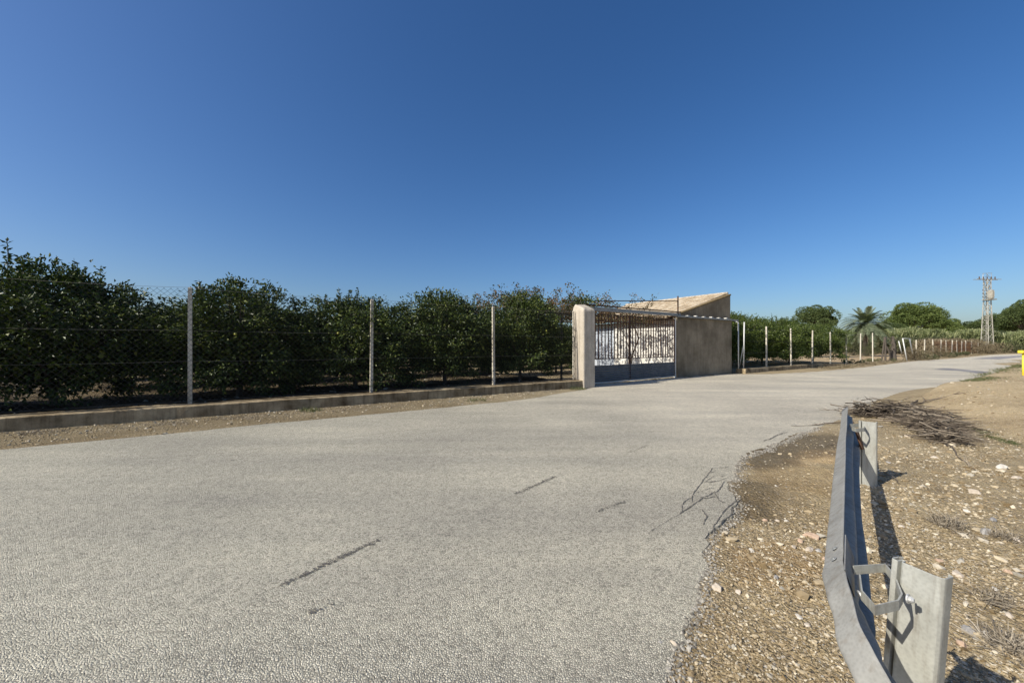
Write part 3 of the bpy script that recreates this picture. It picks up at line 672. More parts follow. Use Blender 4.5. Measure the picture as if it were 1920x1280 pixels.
# ------------------------------------------------------------------ low wall and wire fence on the orchard side
def rough_wall(name, fr, a0, a1, b0, b1, h, mat, seed, step=0.25, joints=True, taper=None):
    xs = np.arange(a0, a1 + 1e-6, step); n = len(xs); prof = []
    off = [(b0 - .01, -0.12), (b0, 0.0), (b0 + 0.0, h - 0.015), (b0 + 0.015, h), ((b0 + b1) / 2, h + .004), (b1 - .015, h), (b1, h - .015), (b1, -0.12)]
    V = []
    for i, x in enumerate(xs):
        k = taper(x) if taper else 1
        for j, (b, z) in enumerate(off):
            nz = 0.016 * float(fbm(np.array(x * 1.1), np.array(j * 3.3 + seed), seed, 3)); nb = 0.014 * float(fbm(np.array(x * 1.7), np.array(j * 1.7 + 9), seed + 5, 3))
            V.append(fr(x, b + nb, (z + nz) * k if z > 0.05 else z))
    V = np.array(V); m = len(off); idx = np.arange(n * m).reshape(n, m)
    Q = np.stack([idx[:-1, :-1], idx[1:, :-1], idx[1:, 1:], idx[:-1, 1:]], -1).reshape(-1, 4)
    mb = MB(); mb.add(V, list(map(tuple, Q)) + [tuple(idx[0]), tuple(idx[-1][::-1])])
    return obj(name, mb, mat)
tag(rough_wall('low_wall', F, -14, 10.0, 10.9, 11.47, 0.28, MAT['kerb'], 3), 'long low stained concrete wall at the foot of the orchard fence, left of the gate', 'wall')
LF = thing('chain_link_fence', F(-1.57, 11.35, 0.27), 'tall chain-link fence on slim concrete posts in front of the citrus orchard', 'fence')
def conc_post(parent, base, h, w=0.085, lean=(0, 0), mat='post', fr=(A, M_)):
    m = MB(); b = Vector(base); t = b + Vector((lean[0], lean[1], h))
    vs = []
    for c, ww in ((b, w), (t - Vector((0, 0, 0.02)), w * 0.92), (t, w * 0.6)):
        for sx, sy in ((-1, -1), (1, -1), (1, 1), (-1, 1)):
            q = fr[0] * sx * ww / 2 + fr[1] * sy * ww / 2; vs.append((c.x + q[0], c.y + q[1], c.z))
    fs = [(3, 2, 1, 0), (8, 9, 10, 11)]
    for l in (0, 4):
        for k in range(4): fs.append((l + k, l + (k + 1) % 4, l + 4 + (k + 1) % 4, l + 4 + k))
    m.add(vs, fs); return obj('post', m, MAT[mat], parent)
for k in (-2, -1, 0, 1, 2, 3):
    s = -1.57 + 3.97 * k
    conc_post(LF, F(s if k < 3 else 10.0 - .09, 11.33, 0.26), 2.67 + (0.02 * math.sin(k * 5)), 0.078 if k < 3 else 0.05, (0.02 * math.sin(k * 2), 0))
def chain_mesh(parent, fr, a0, a1, b, z0, z1, pitch, wt, sag=0.05, span=3.97, a_ref=-1.57, mat='fwire'):
    V = []; Q = []; n = 0; hh = z1 - z0; k = 0
    def topz(a): u = ((a - a_ref) / span) % 1.0; return z1 - sag * 4 * u * (1 - u)
    for fam in (1, -1):
        a = a0 - hh
        while a < a1 + hh:
            # wire from bottom (a) to top (a + fam*hh)
            p = (a, z0); q = (a + fam * hh, z1); t0, t1 = 0.0, 1.0
            lo, hi = (a0 - p[0]) / (q[0] - p[0]), (a1 - p[0]) / (q[0] - p[0])
            if lo > hi: lo, hi = hi, lo
            t0 = max(t0, lo); t1 = min(t1, hi)
            if t1 > t0:
                m_ = max(2, int((t1 - t0) * 8)); e = 0.003 * fam
                for i in range(m_ + 1):
                    t = t0 + (t1 - t0) * i / m_; aa = p[0] + (q[0] - p[0]) * t; zt = topz(aa); zz = z0 + (zt - z0) * t
                    bulge = 0.02 * math.sin(aa * 1.9) * math.sin(math.pi * t)
                    for (da, dz, db) in ((-fam * wt * .5, wt * .5, 0), (fam * wt * .5, -wt * .5, 0), (0, 0, wt * 0.8)):
                        x, y, z = fr(aa + da, b + e + db + bulge, zz + dz); V.append((x, y, z))
                    if i:
                        c = n + i * 3
                        for u_, v_ in ((0, 1), (1, 2), (2, 0)): Q.append((c - 3 + u_, c - 3 + v_, c + v_, c + u_))
                n += (m_ + 1) * 3
            a += pitch
    o_ = parent['_w']; V = np.array(V) - np.array([o_[0], o_[1], o_[2]])
    return npmesh('wire_mesh', V, np.array(Q), MAT[mat], parent)
chain_mesh(LF, F, -12, 9.9, 11.27, 0.30, 2.90, 0.115, 0.0034)
for z, sg in ((2.92, 0.05), (1.95, 0.02), (1.25, 0.02), (0.34, 0)):
    m = MB(); pts = []
    for i in range(111):
        a = -12 + i * 0.2; u = ((a + 1.57) / 3.97) % 1.0; pts.append(F(a, 11.265, z - sg * 4 * u * (1 - u)))
    m.tube(pts, 0.0028, 4); obj('tension_wire', m, MAT['wire'], LF)

# ------------------------------------------------------------------ gate pillar
PL = thing('gate_pillar', F(10.3, 11.2, 0), 'thick whitish rendered pillar with worn rounded top at the left of the gate', 'pillar')
m = MB()
def zt(s, d): return 3.05 + 0.22 * ss(10.85, 11.4, d)
xs = np.linspace(10.0, 10.6, 7); ds = np.linspace(10.85, 11.5, 7); zs = np.linspace(-0.1, 1, 20)
vs = []; cornerr = 0.04
lvl = list(np.linspace(-0.1, 2.93, 16)) + [2.99, 3.03]
def ringpts(shr):
    a0, a1, b0, b1 = 10.0 + shr, 10.6 - shr, 10.85 + shr, 11.5 - shr; c = 0.03; P = []
    for (x0, y0, x1, y1) in ((a0 + c, b0, a1 - c, b0), (a1, b0 + c, a1, b1 - c), (a1 - c, b1, a0 + c, b1), (a0, b1 - c, a0, b0 + c)):
        for t in (0, .33, .66, 1): P.append((x0 + (x1 - x0) * t, y0 + (y1 - y0) * t))
    return P
rr = ringpts(0); nR = len(rr)
for li, z in enumerate(lvl):
    shr = 0 if z < 2.95 else (0.02 if z < 3.0 else 0.07)
    for j, (a, b) in enumerate(ringpts(shr)):
        q = 0.012 * float(fbm(np.array(a * 3 + z * 2), np.array(b * 3 + z), 61, 3)); zz = z if z < 2.9 else z + 0.20 * float(ss(10.85, 11.45, b)) * (z - 2.9) / 0.13 + 0.03 * float(fbm(np.array(a * 8), np.array(b * 8), 62, 2))
        vs.append(F(a + q, b + q, zz))
fs = []
for l in range(len(lvl) - 1):
    for j in range(nR): fs.append((l * nR + j, l * nR + (j + 1) % nR, (l + 1) * nR + (j + 1) % nR, (l + 1) * nR + j))
fs.append(tuple((len(lvl) - 1) * nR + j for j in range(nR)))
m.add(vs, fs); obj('shaft', m, MAT['pillar'], PL)

# ------------------------------------------------------------------ gate
GA = np.array(F(10.62, 11.5)[:2]); GB = np.array(F(17.32, 12.05)[:2]); GL = np.linalg.norm(GB - GA); gd = (GB - GA) / GL; gn = np.array([-gd[1], gd[0]])
def GT(a, b, z=0.0): p = GA + gd * a + gn * b; return (p[0], p[1], z)
GATE = thing('yard_gate', GT(GL / 2, 0, 0), 'wide double iron gate with rusty vertical bars above a blue-grey corrugated lower panel', 'gate')
mid = 2.95
for k, (a0, a1) in enumerate(((0.05, mid - 0.02), (mid + 0.02, GL - 0.12))):
    fr_ = MB()
    for a in (a0 + 0.02, a1 - 0.02): fr_.box(GT, a - 0.022, a + 0.022, -0.022, 0.022, 0.10, 2.95)
    for z in (2.93, 2.62, 1.05): fr_.box(GT, a0 + .045, a1 - .045, -0.018, 0.018, z - 0.018, z + 0.018)
    leaf = obj('gate_leaf', fr_, MAT['rustdark'], GATE)
    nb = int(round((a1 - a0) / 0.2)); bars = MB()
    for i in range(1, nb):
        a = a0 + (a1 - a0) * i / nb; j = 0.006 * math.sin(i * 7.3)
        bars.tube([GT(a, 0, 1.069), GT(a + j, 0, 2.0), GT(a, 0, 2.911)], 0.024, 6)
    o = obj('bars', bars, MAT['rustdark'], GATE)
    # corrugated sheet, ridges horizontal
    V = []; nzr = 85
    for side in (-0.024, -0.020):
        for i in range(nzr):
            z = 0.09 + 0.70 * i / (nzr - 1); off = 0.026 * math.sin(2 * math.pi * (z - 0.09) / 0.1)
            for a in np.linspace(a0 + 0.005, a1 - 0.005, 9): V.append(GT(a, side + off - 0.012, z + 0.004 * math.sin(a * 3)))
    idx = np.arange(2 * nzr * 9).reshape(2, nzr, 9); mb = MB(); fs = []
    for sd in (0, 1):
        q = np.stack([idx[sd, :-1, :-1], idx[sd, :-1, 1:], idx[sd, 1:, 1:], idx[sd, 1:, :-1]], -1).reshape(-1, 4)
        fs += [tuple(t if sd == 0 else t[::-1]) for t in q]
    mb.add(V, fs); obj('corrugated_panel', mb, MAT['sheet'], GATE)
m = MB(); m.box(GT, 0.05, GL - 0.12, -0.03, 0.0, 0.045, 0.085); obj('bottom_rail', m, MAT['pole'], GATE)
m = MB(); m.box(GT, GL - 0.09, GL - 0.01, -0.03, 0.06, 0, 3.0); obj('gate_jamb', m, MAT['white'], GATE)
LN = thing('gate_lintel', GT(GL / 2, 0, 3.1), 'grey steel beam with rusty frame spanning over the yard gate', 'beam')
m = MB(); m.bar(GT(-0.05, -0.06, 3.09), GT(GL + 0.3, -0.06, 3.17), 0.09, 0.15); obj('beam', m, MAT['greysteel'], LN)
m = MB(); m.bar(GT(-0.05, -0.09, 3.24), GT(GL + 0.3, -0.09, 3.30), 0.05, 0.05); m.bar(GT(-0.6, 0.3, 3.38), GT(GL + 0.05, -0.09, 3.86), 0.035, 0.035); m.bar(GT(GL + 0.05, -0.09, 3.16), GT(GL + 0.05, -0.09, 4.1), 0.05, 0.05)
obj('rusty_frame', m, MAT['rustdark'], LN)
m = MB()
for a in np.arange(0.2, GL, 0.42): m.bar(GT(a, 0.0, 3.02), GT(a + 0.05, 0.0, 2.96), 0.02)
m.bar(GT(0, 0, 3.0), GT(GL, 0, 3.04), 0.025); obj('hanging_rail', m, MAT['rust'], LN)

# ------------------------------------------------------------------ building
BD = thing('shed_building', F(20, 14, 0), 'old rendered farm shed with single-pitch clay tile roof behind the gate and front wall', 'building')
m = MB(); m.box(F, 17.42, 22.45, 12.0, 12.22, -0.05, 3.02); obj('front_wall', m, MAT['wall'], BD, bevel=0.02)
# gable: rises to the right
m = MB(); g0, g1 = 17.62, 22.72
def gab(s, z): return [F(s, 12.223, z), F(s, 12.45, z)]
pr = [(g0, 2.98), (g1, 2.98), (g1, 4.52), (g0, 3.16)]
vs = [F(s, 12.225, z) for s, z in pr] + [F(s, 12.47, z) for s, z in pr]
m.add(vs, [(0, 1, 2, 3), (7, 6, 5, 4), (0, 4, 5, 1), (1, 5, 6, 2), (2, 6, 7, 3), (3, 7, 4, 0)]); obj('gable_wall', m, MAT['wall'], BD, bevel=0.015)
m = MB(); vs = []
for s, z, h in ((g0 - 0.1, 3.13, 0.07), (g1 + 0.02, 4.525, 0.10)):
    vs += [F(s, 12.19, z), F(s, 12.50, z), F(s, 12.50, z + h), F(s, 12.19, z + h)]
m.add(vs, [(3, 2, 1, 0), (4, 5, 6, 7), (0, 1, 5, 4), (1, 2, 6, 5), (2, 3, 7, 6), (3, 0, 4, 7)]); obj('verge', m, MAT['moss'], BD, bevel=0.02)
m = MB(); m.box(F, 22.45, 22.70, 12.47, 19.5, -0.05, 4.48); obj('rear_wall', m, MAT['wall'], BD)
m = MB(); m.box(F, 17.90, 22.44, 19.3, 19.5, -0.05, 3.0); obj('end_wall', m, MAT['wall'], BD)
m = MB(); m.box(F, 17.90, 18.10, 12.475, 16.35, -0.05, 2.98); obj('side_wall', m, MAT['white'], BD, bevel=0.01)
m = MB(); m.box(F, 17.84, 18.14, 16.352, 16.68, -0.05, 2.98); obj('white_column', m, MAT['white'], BD, bevel=0.01)
m = MB(); m.box(F, 17.90, 18.10, 18.75, 19.3, -0.05, 2.98); obj('side_wall', m, MAT['white'], BD, bevel=0.01)
m = MB(); m.box(F, 17.86, 17.90, 12.5, 16.34, 0.0, 0.62); obj('plinth', m, MAT['white'], BD)
m = MB(); V = []; nz_ = 130
for i in range(nz_):
    z = 2.72 * i / (nz_ - 1); off = 0.012 * abs(math.sin(math.pi * z / 0.085))
    for d in (16.682, 18.75): V.append(F(17.98 - off, d, z))
m.add(V, [(2 * i, 2 * i + 1, 2 * i + 3, 2 * i + 2) for i in range(nz_ - 1)]); obj('roller_shutter', m, MAT['shutter'], BD)
m = MB(); m.box(F, 17.93, 18.09, 16.682, 18.748, 2.722, 2.98); obj('shutter_head', m, MAT['white'], BD)
# rafters under the eave and the tiled roof
rs = (4.60 - 3.02) / (22.75 - 17.35)
def rz(s): return 3.04 + rs * (s - 17.35)
for d in np.arange(12.75, 19.4, 0.55):
    m = MB(); m.bar(F(17.42, d, rz(17.42) - 0.06), F(22.4, d, rz(22.4) - 0.06), 0.07, 0.10); obj('rafter', m, MAT['bark'], BD)
V = []; Q = []; n = 0; pitchT = 0.21; dlen = 0.38
r = np.random.default_rng(9)
for ti, d in enumerate(np.arange(12.52, 19.7, pitchT)):
    s = 17.30; ci = 0
    while s < 22.7:
        s1 = min(s + dlen + 0.05, 22.75); lift = 0.02 + r.uniform(-.006, .006); jd = r.uniform(-.012, .012)
        for (dw, up, cover) in ((0, 1, 1), (pitchT / 2, -1, 0)):
            b = n
            for ss_, zl in ((s, lift + 0.018), (s1, lift)):
                for k in range(7):
                    a = math.pi * k / 6; V.append(F(ss_, d + jd + dw + math.cos(a) * 0.088, rz(ss_) + zl + up * math.sin(a) * 0.06 * cover + (0.02 if not cover else 0.015) - (0.045 * math.sin(a) if not cover else 0))); n += 1
            for k in range(6): Q.append((b + k, b + 7 + k, b + 8 + k, b + 1 + k))
        s += dlen
l = BD['_w']; V = np.array(V) - np.array([l[0], l[1], l[2]])
tiles = npmesh('tile_roof', V, np.array(Q), MAT['tile'], BD); tiles['_w'] = tuple(BD['_w'])
so_ = tiles.modifiers.new('solid', 'SOLIDIFY'); so_.thickness = 0.014
m = MB(); vs = [F(17.34, 12.50, rz(17.34) - 0.01), F(22.73, 12.50, rz(22.73) - 0.01), F(22.73, 19.65, rz(22.73) - 0.01), F(17.34, 19.65, rz(17.34) - 0.01)]
m.add(vs + [(x, y, z + 0.02) for x, y, z in vs], [(3, 2, 1, 0), (4, 5, 6, 7), (0, 1, 5, 4), (1, 2, 6, 5), (2, 3, 7, 6), (3, 0, 4, 7)]); obj('roof_boards', m, MAT['bark'], BD)
m = MB()
for d in np.arange(12.4, 19.7, 0.4):
    m.tube([F(22.74, d, 4.66), F(22.74, d + 0.42, 4.675)], [0.10, 0.092], 8)
obj('ridge_tiles', m, MAT['pillar'], BD, smooth=True)
m = MB(); m.bar(F(17.3, 11.96, 3.085), F(22.95, 11.96, 3.065), 0.16, 0.085); obj('coping', m, MAT['greysteel'], BD, bevel=0.01)
m = MB()
for i, s in enumerate(np.arange(18.2, 22.4, 0.72)):
    m.box(F, s, s + 0.13, 11.95, 12.1, 3.13, 3.165 + 0.015 * (i % 2))
obj('coping_tiles', m, MAT['white'], BD)

# ------------------------------------------------------------------ pergola with vine
PG = thing('pergola', F(14, 15.5, 0), 'timber and wire pergola in the yard left of the shed', 'pergola')
m = MB()
for s, d in ((11.0, 13.4), (11.0, 18.2), (17.2, 18.2)):
    for d in (d,): m.tube([F(s, d, -0.1), F(s + .03, d, 3.0)], 0.05, 6)
obj('pergola_posts', m, MAT['bark'], PG)
m = MB()
for d in (13.4, 15.8, 18.2): m.bar(F(8.6, d, 3.02), F(17.35, d, 3.06), 0.07, 0.07)
for s, q in ((9.2, 0.2), (11.1, -0.3), (13.4, 0.35), (15.4, -0.25), (17.0, 0.1)): m.tube([F(s, 13.0, 3.10), F(s + q, 15.8, 3.14), F(s + q * .3, 18.6, 3.12)], 0.016, 5)
obj('beams', m, MAT['twig'], PG)
VN = thing('grape_vine', F(14, 15.6, 0), 'half-dry vine sprawling over the pergola and hanging behind the gate bars', 'vine')
r = np.random.default_rng(21); m = MB(); tips = []
for k in range(65):
    s = r.uniform(8.2, 17.0); d = r.uniform(13.0, 18.6); p = [Vector(F(s, d, 3.1))]; a = r.uniform(0, 6.28)
    for i in range(5):
        a += r.normal(0, 0.7); p.append(p[-1] + Vector((math.cos(a) * 0.35, math.sin(a) * 0.35, r.normal(0.0, 0.08))))
    m.tube(p, [0.014, 0.012, 0.01, 0.008, 0.006, 0.004], 4); tips += p
for k in range(190):     # shoots standing up against the sky
    s = 17.0 - 8.6 * r.random() ** 0.75; d = r.uniform(13.2, 18.4); p = [Vector(F(s, d, 3.1))]; h = r.uniform(0.3, 1.05)
    dx, dy = r.normal(0, 0.15, 2)
    for i in range(4): p.append(p[-1] + Vector((dx + r.normal(0, .05), dy + r.normal(0, .05), h / 4)))
    m.tube(p, [0.008, 0.007, 0.006, 0.005, 0.003], 4); tips += p[2:] * 3
for k in range(60):     # hanging strands behind the gate
    s = r.uniform(11, 17.2); d = r.uniform(12.6, 14.5); p = [Vector(F(s, d, 3.08))]
    for i in range(4): p.append(p[-1] + Vector((r.normal(0, .08), r.normal(0, .08), -r.uniform(0.02, 0.11))))
    m.tube(p, 0.006, 4); tips += p
obj('stems', m, MAT['twig'], VN)
m = MB(); m.tube([F(16.9, 14.6, 0), F(16.8, 14.4, 1.0), F(16.9, 14.0, 2.0), F(16.5, 14.2, 3.05)], [0.05, 0.04, 0.04, 0.03], 6)
m.tube([F(16.8, 14.4, 1.0), F(17.2, 15.2, 2.1), F(17.1, 15.8, 3.05)], [0.03, 0.025, 0.02], 6); obj('vine_trunk', m, MAT['bark'], VN)
T = np.array([tuple(t) for t in tips]); P = np.repeat(T, 5, 0) + r.normal(0, 0.09, (len(T) * 5, 3))
V, Q = leaves(P - np.array(VN['_w']), sph(len(P), r), 0.09, 0.08, r); npmesh('foliage', V, Q, MAT['vine'], VN)
# dark leafy clump on top of the pillar
CLP = thing('ivy_clump', F(10.6, 11.6, 3.2), 'small dark leafy clump growing on top of the gate pillar', 'plant')
P = np.array([[0.0, 0.1, 0.17]]) + r.normal(0, 1, (420, 3)) * np.array([0.30, 0.24, 0.13]); V, Q = leaves(P, sph(420, r), 0.09, 0.07, r); npmesh('foliage', V, Q, MAT['citrus'], CLP)
m = MB(); b = Vector(CLP['_w'])
for k in range(14): m.tube([b + Vector((0, 0, -0.05)), b + Vector((r.normal(0, .2), r.normal(0, .2), r.uniform(.1, .4)))], 0.006, 4)
obj('stems', m, MAT['twig'], CLP)

# ------------------------------------------------------------------ second low wall, corner frame and fence
tag(rough_wall('low_wall', R, -3.55, 13.5, -0.40, 0.12, 0.27, MAT['kerb'], 8, taper=lambda x: 1 - 0.75 * float(ss(8, 13.5, x))), 'short low concrete wall right of the shed, sinking into the verge', 'wall')
CF = thing('corner_post_frame', R(-3.5, -0.1, 0.26), 'two white leaning metal poles with a thin brace against the shed corner', 'post frame')
for p, q, w_ in ((R(-3.55, 0.0, 0.26), R(-3.35, 0.1, 2.95), 0.033), (R(-3.28, -0.15, 0.26), R(-3.12, -0.12, 2.98), 0.036), (R(-2.75, 0.35, 0.2), R(-3.1, -0.1, 1.85), 0.022)):
    m = MB(); m.tube([p, q], w_, 8)
    if w_ < 0.034 and q[2] > 2: m.tube([q, (q[0] - 0.18, q[1] + 0.1, q[2] + 0.12)], w_, 8)
    obj('pole' if w_ > 0.03 else 'brace', m, MAT['pole'], CF, smooth=True)
F2 = thing('post_fence', R(0, 0, 0.25), 'row of slim pale concrete posts on the low wall right of the shed', 'fence')
for k in range(7):
    hh = [2.62, 2.60, 2.58, 2.55, 2.58, 2.6, 2.75][k]
    conc_post(F2, R(3.7 * k, 0, 0.2 - 0.02 * k), hh, 0.078, (0.03 * math.sin(k * 4), 0), fr=(B_, NB))
for z in (2.6, 1.9, 1.2, 0.5):
    m = MB(); m.tube([R(t, -0.06, z - 0.04 * math.sin(math.pi * ((t / 3.7) % 1))) for t in np.arange(-3.2, 22.3, 0.6)], 0.003, 4); obj('tension_wire', m, MAT['wire'], F2)
F3 = thing('old_wire_fence', at(1730.6, 46, 0), 'long row of short weathered posts with brownish wire mesh at the far road bend', 'fence')
prev = None; tops = []
for i, px in enumerate((1730.6, 1745.6, 1761.6, 1774.7, 1785.6, 1795, 1804.5, 1813, 1820, 1831, 1842, 1851)):
    ra = (px - 960) / 720; t = (ra * R0[1] - R0[0]) / (B_[0] - ra * B_[1]); p = R(t, 0.6)
    hh = (2.35, 2.45, 2.5, 2.5, 2.45, 2.5, 2.5, 2.4, 2.5, 2.4, 2.3, 2.3)[i]
    conc_post(F3, (p[0], p[1], 0.0), hh, 0.12, (0.1 * math.sin(i * 9), 0), fr=(B_, NB)); tops.append((p[0], p[1], hh))
m = MB()
for z in (0.96, 0.7, 0.4): m.tube([(x, y, h * z) for x, y, h in tops], 0.012, 4)
obj('tension_wire', m, MAT['rust'], F3)
def seg_mesh(parent, P, z0, z1, pitch, wt, mat):
    V = []; Q = []; n = 0
    for (p, q) in zip(P[:-1], P[1:]):
        p = np.array(p[:2]); q = np.array(q[:2]); L = np.linalg.norm(q - p); u = (q - p) / L; nv = np.array([-u[1], u[0]]); h = z1 - z0
        for fam in (1, -1):
            a = -h
            while a < L + h:
                t0, t1 = sorted(((0 - a) / (fam * h), (L - a) / (fam * h))); t0 = max(0, t0); t1 = min(1, t1)
                if t1 > t0:
                    for t in (t0, t1):
                        c = p + u * (a + fam * h * t)
                        for (e, dz) in ((-wt, 0), (wt, 0), (0, wt * 1.7)): cc = c + nv * e; V.append((cc[0], cc[1], z0 + h * t + dz))
                    for a_, b_ in ((0, 1), (1, 2), (2, 0)): Q.append((n + a_, n + b_, n + 3 + b_, n + 3 + a_))
                    n += 6
                a += pitch
    V = np.array(V) - np.array(parent['_w'])
    return npmesh('wire_mesh', V, np.array(Q), MAT[mat], parent)
seg_mesh(F3, tops[2:], 0.2, 2.3, 0.3, 0.006, 'rust')

# ------------------------------------------------------------------ trees and plants in the background
RG = 'citrus trees behind the post fence right of the shed'
cp = make_citrus(31, 'x', RG, 'citrus2', tips=240, per=70, fruits=0)
spots = [(14.6, 26.2, 1.02, 'round green citrus tree next to the shed, behind the corner poles'), (18.6, 28.5, 1.0, 'green citrus tree behind the first two posts of the right-hand fence'),
         (22.7, 31.4, 1.02, 'green citrus tree behind the third post of the right-hand fence'), (26.6, 34.0, 0.93, 'last green citrus tree before the open field'),
         (15.5, 31.0, 1.26, 'taller pale green tree showing above the citrus beside the shed'), (20.0, 34, 1.02, 'citrus tree of the row behind, between shed and field'), (25.2, 38, 1.0, 'rear citrus tree under the pine')]
for i, (x, y, sc, lb) in enumerate(spots):
    o = cp if i == 0 else copy_tree(cp)
    o.location = (x, y, 0.12); o.rotation_euler = (0, 0, i * 1.7); o.scale = (sc * 1.35, sc * 1.2, sc * 1.10); o['label'] = lb
def lobes(n, r, rx, rz, zc):
    d = sph(n, r); d[:, 2] = np.abs(d[:, 2]) * 1.5 - 0.7; k = r.uniform(0.4, 0.92, n)
    c = d * k[:, None] * np.array([rx, rx, rz]); c[:, 2] += zc; return c
def crown_mesh(r, L, rad, n, size, flat=0.75):
    k = r.integers(len(L), size=n); d = sph(n, r); q = r.uniform(0.78, 1.03, n); R_ = rad[k]
    P = L[k] + d * (q * R_)[:, None] * np.array([1, 1, flat]); return leaves(P, d, size, size * 0.5, r, droop=-0.6)
def make_pine(seed, name, label, cat, H_, rx, mat='pine', nl=26, n=13000, size=0.30, group=None, flat=0.7):
    r = np.random.default_rng(seed); root = thing(name, (0, 0, 0), label, cat, group); zc = H_ - rx * flat * 1.02
    L = lobes(nl, r, rx, rx * flat, zc); rad = rx * r.uniform(0.18, 0.42, nl)
    V, Q = crown_mesh(r, L, rad, n, size); npmesh('crown', V, Q, MAT[mat], root)
    m = MB(); m.tube([(0, 0, -0.3), (0.2, 0, zc * 0.5), (0.1, 0.1, zc)], [0.28, 0.22, 0.13], 8)
    for c in L: m.tube([(0.15, 0.05, zc * 0.55), tuple(c * np.array([.5, .5, 1]) * np.array([1, 1, .85])), tuple(c)], [0.12, 0.07, 0.03], 5)
    obj('trunk', m, MAT['bark'], root, local=True); return root
PGp = 'pines beyond the reeds'
def put(o, px, y, z=0, sc=1, rot=0): o.location = at(px, y, z); o.scale = (sc if hasattr(sc, '__len__') else (sc,) * 3); o.rotation_euler = (0, 0, rot); return o
p1 = put(make_pine(41, 'pine_tree', 'rounded pine rising behind the citrus trees, right of the shed', 'pine tree', 7.9, 2.9, 'pined', 30, 16000, 0.2, PGp, 0.95), 1532, 52)
p2 = put(make_pine(42, 'pine_tree', 'broad bright green umbrella pine between the palm and the pylon', 'pine tree', 15.2, 5.9, 'pine', 44, 30000, 0.36, PGp, 0.95), 1712, 108, 0, (1.25, 1.2, 1.0))
q1 = copy_tree(p2); q1['label'] = 'smaller green pine tucked against the right side of the broad umbrella pine'; put(q1, 1762, 118, -1.2, (0.85, 0.85, 0.82), 2)
q1 = copy_tree(p2); q1['label'] = 'low pine closing the gap between broad pine and pylon'; put(q1, 1800, 125, -0.5, (1.1, 1.1, 0.66), 3)
q1 = copy_tree(p1); q1['label'] = 'low dark pine directly left of the pylon'; put(q1, 1826, 120, 0, (2.0, 2.0, 1.30), 1)
q1 = copy_tree(p1); q1['label'] = 'dark pine directly right of the pylon'; put(q1, 1866, 118, 0, (2.1, 2.1, 1.45), 4)
q1 = copy_tree(p1); q1['label'] = 'dark pine second to the right of the pylon'; put(q1, 1892, 116, 0, (2.1, 2.1, 1.68), 5)
q1 = copy_tree(p1); q1['label'] = 'tallest dark pine, cut by the right edge of the photo'; put(q1, 1921, 112, 0, (2.1, 2.1, 2.1), 2.4)
q1 = copy_tree(p1); q1['label'] = 'dark pine hidden past the right edge'; put(q1, 1960, 112, 0, (2.1, 2.1, 2.2), 3.4)
q1 = copy_tree(p1); q1['label'] = 'dark low pine behind the palm crown'; put(q1, 1655, 105, 0, (1.9, 1.9, 1.12), 3.0)
q1 = copy_tree(p1); q1['label'] = 'dark low trees seen in the gap between pine and palm'; put(q1, 1585, 120, 0, (1.3, 1.3, 0.75), 0.5)

def make_palm(seed, label, H_, R_, nf=64):
    r = np.random.default_rng(seed); root = thing('palm_tree', (0, 0, 0), label, 'palm tree', 'date palms')
    m = MB(); zs = np.linspace(-0.2, H_, 14); m.tube([(0.05 * math.sin(z), 0, z) for z in zs], [0.30 + 0.03 * (i % 2) for i in range(14)], 10); obj('trunk', m, MAT['bark'], root, local=True)
    V = []; Q = []; n = 0
    for k in range(5, nf):
        a = k * 2.39996 + r.uniform(-.2, .2); el = math.radians(84 - 122 * (k / nf) ** 0.75 + r.uniform(-6, 6)); L = R_ * r.uniform(0.9, 1.1); sag = 0.55 * L
        pts = []
        for i in range(13):
            t = i / 12; h = t * L; z = H_ + 0.1 + math.sin(el) * h - sag * t ** 2.2 * max(0.25, math.cos(el)); rr_ = math.cos(el) * h
            pts.append(Vector((math.cos(a) * rr_, math.sin(a) * rr_, z)))
        sdv = Vector((-math.sin(a), math.cos(a), 0))
        for i in range(1, 13):
            for sgn in (-1, 1):
                for jj in (0, 0.5):
                    if i + jj >= 12.4: continue
                    p = pts[i] if jj == 0 else (pts[i] + pts[min(12, i + 1)]) / 2; dr = (pts[i] - pts[i - 1]).normalized(); ll = 0.42 * R_ / 2.2 * math.sin(math.pi * (0.12 + 0.80 * i / 12)) + 0.06
                    d = (sdv * sgn * 0.75 + dr * 0.75 + Vector((0, 0, 0.15))).normalized(); wv = dr.cross(d).normalized().cross(d) * 0.05
                    V += [p - wv, p + wv, p + d * ll + wv * .3, p + d * ll - wv * .3]; Q.append((n, n + 1, n + 2, n + 3)); n += 4
        for i in range(12):
            w_ = sdv * 0.045 * (1 - i / 14); V += [pts[i] - w_, pts[i] + w_, pts[i + 1] + w_ * .9, pts[i + 1] - w_ * .9]; Q.append((n, n + 1, n + 2, n + 3)); n += 4
    npmesh('fronds', np.array([tuple(v) for v in V]), np.array(Q), MAT['palm'], root)
    m = MB()
    for k in range(46):
        a = r.uniform(0, 6.28); L = R_ * r.uniform(0.45, 0.8); o_ = R_ * r.uniform(0.12, 0.35); z0 = H_ + r.uniform(-.3, .1)
        p = [Vector((math.cos(a) * 0.2, math.sin(a) * 0.2, z0)), Vector((math.cos(a) * o_, math.sin(a) * o_, z0 - L * 0.35)), Vector((math.cos(a) * o_ * 1.1, math.sin(a) * o_ * 1.1, z0 - L))]
        for q in range(2): m.bar(p[q], p[q + 1], 0.14, 0.02, up=(math.cos(a + 1.57), math.sin(a + 1.57), 0.1))
    obj('dead_fronds', m, MAT['straw'], root, local=True); return root
put(make_palm(51, 'spreading date palm with grey-green fronds standing in the field', 4.9, 3.3, 84), 1622, 58)
pp_ = make_palm(52, 'second date palm whose fronds peek out behind the broad pine', 12.2, 3.6); put(pp_, 1756, 128)

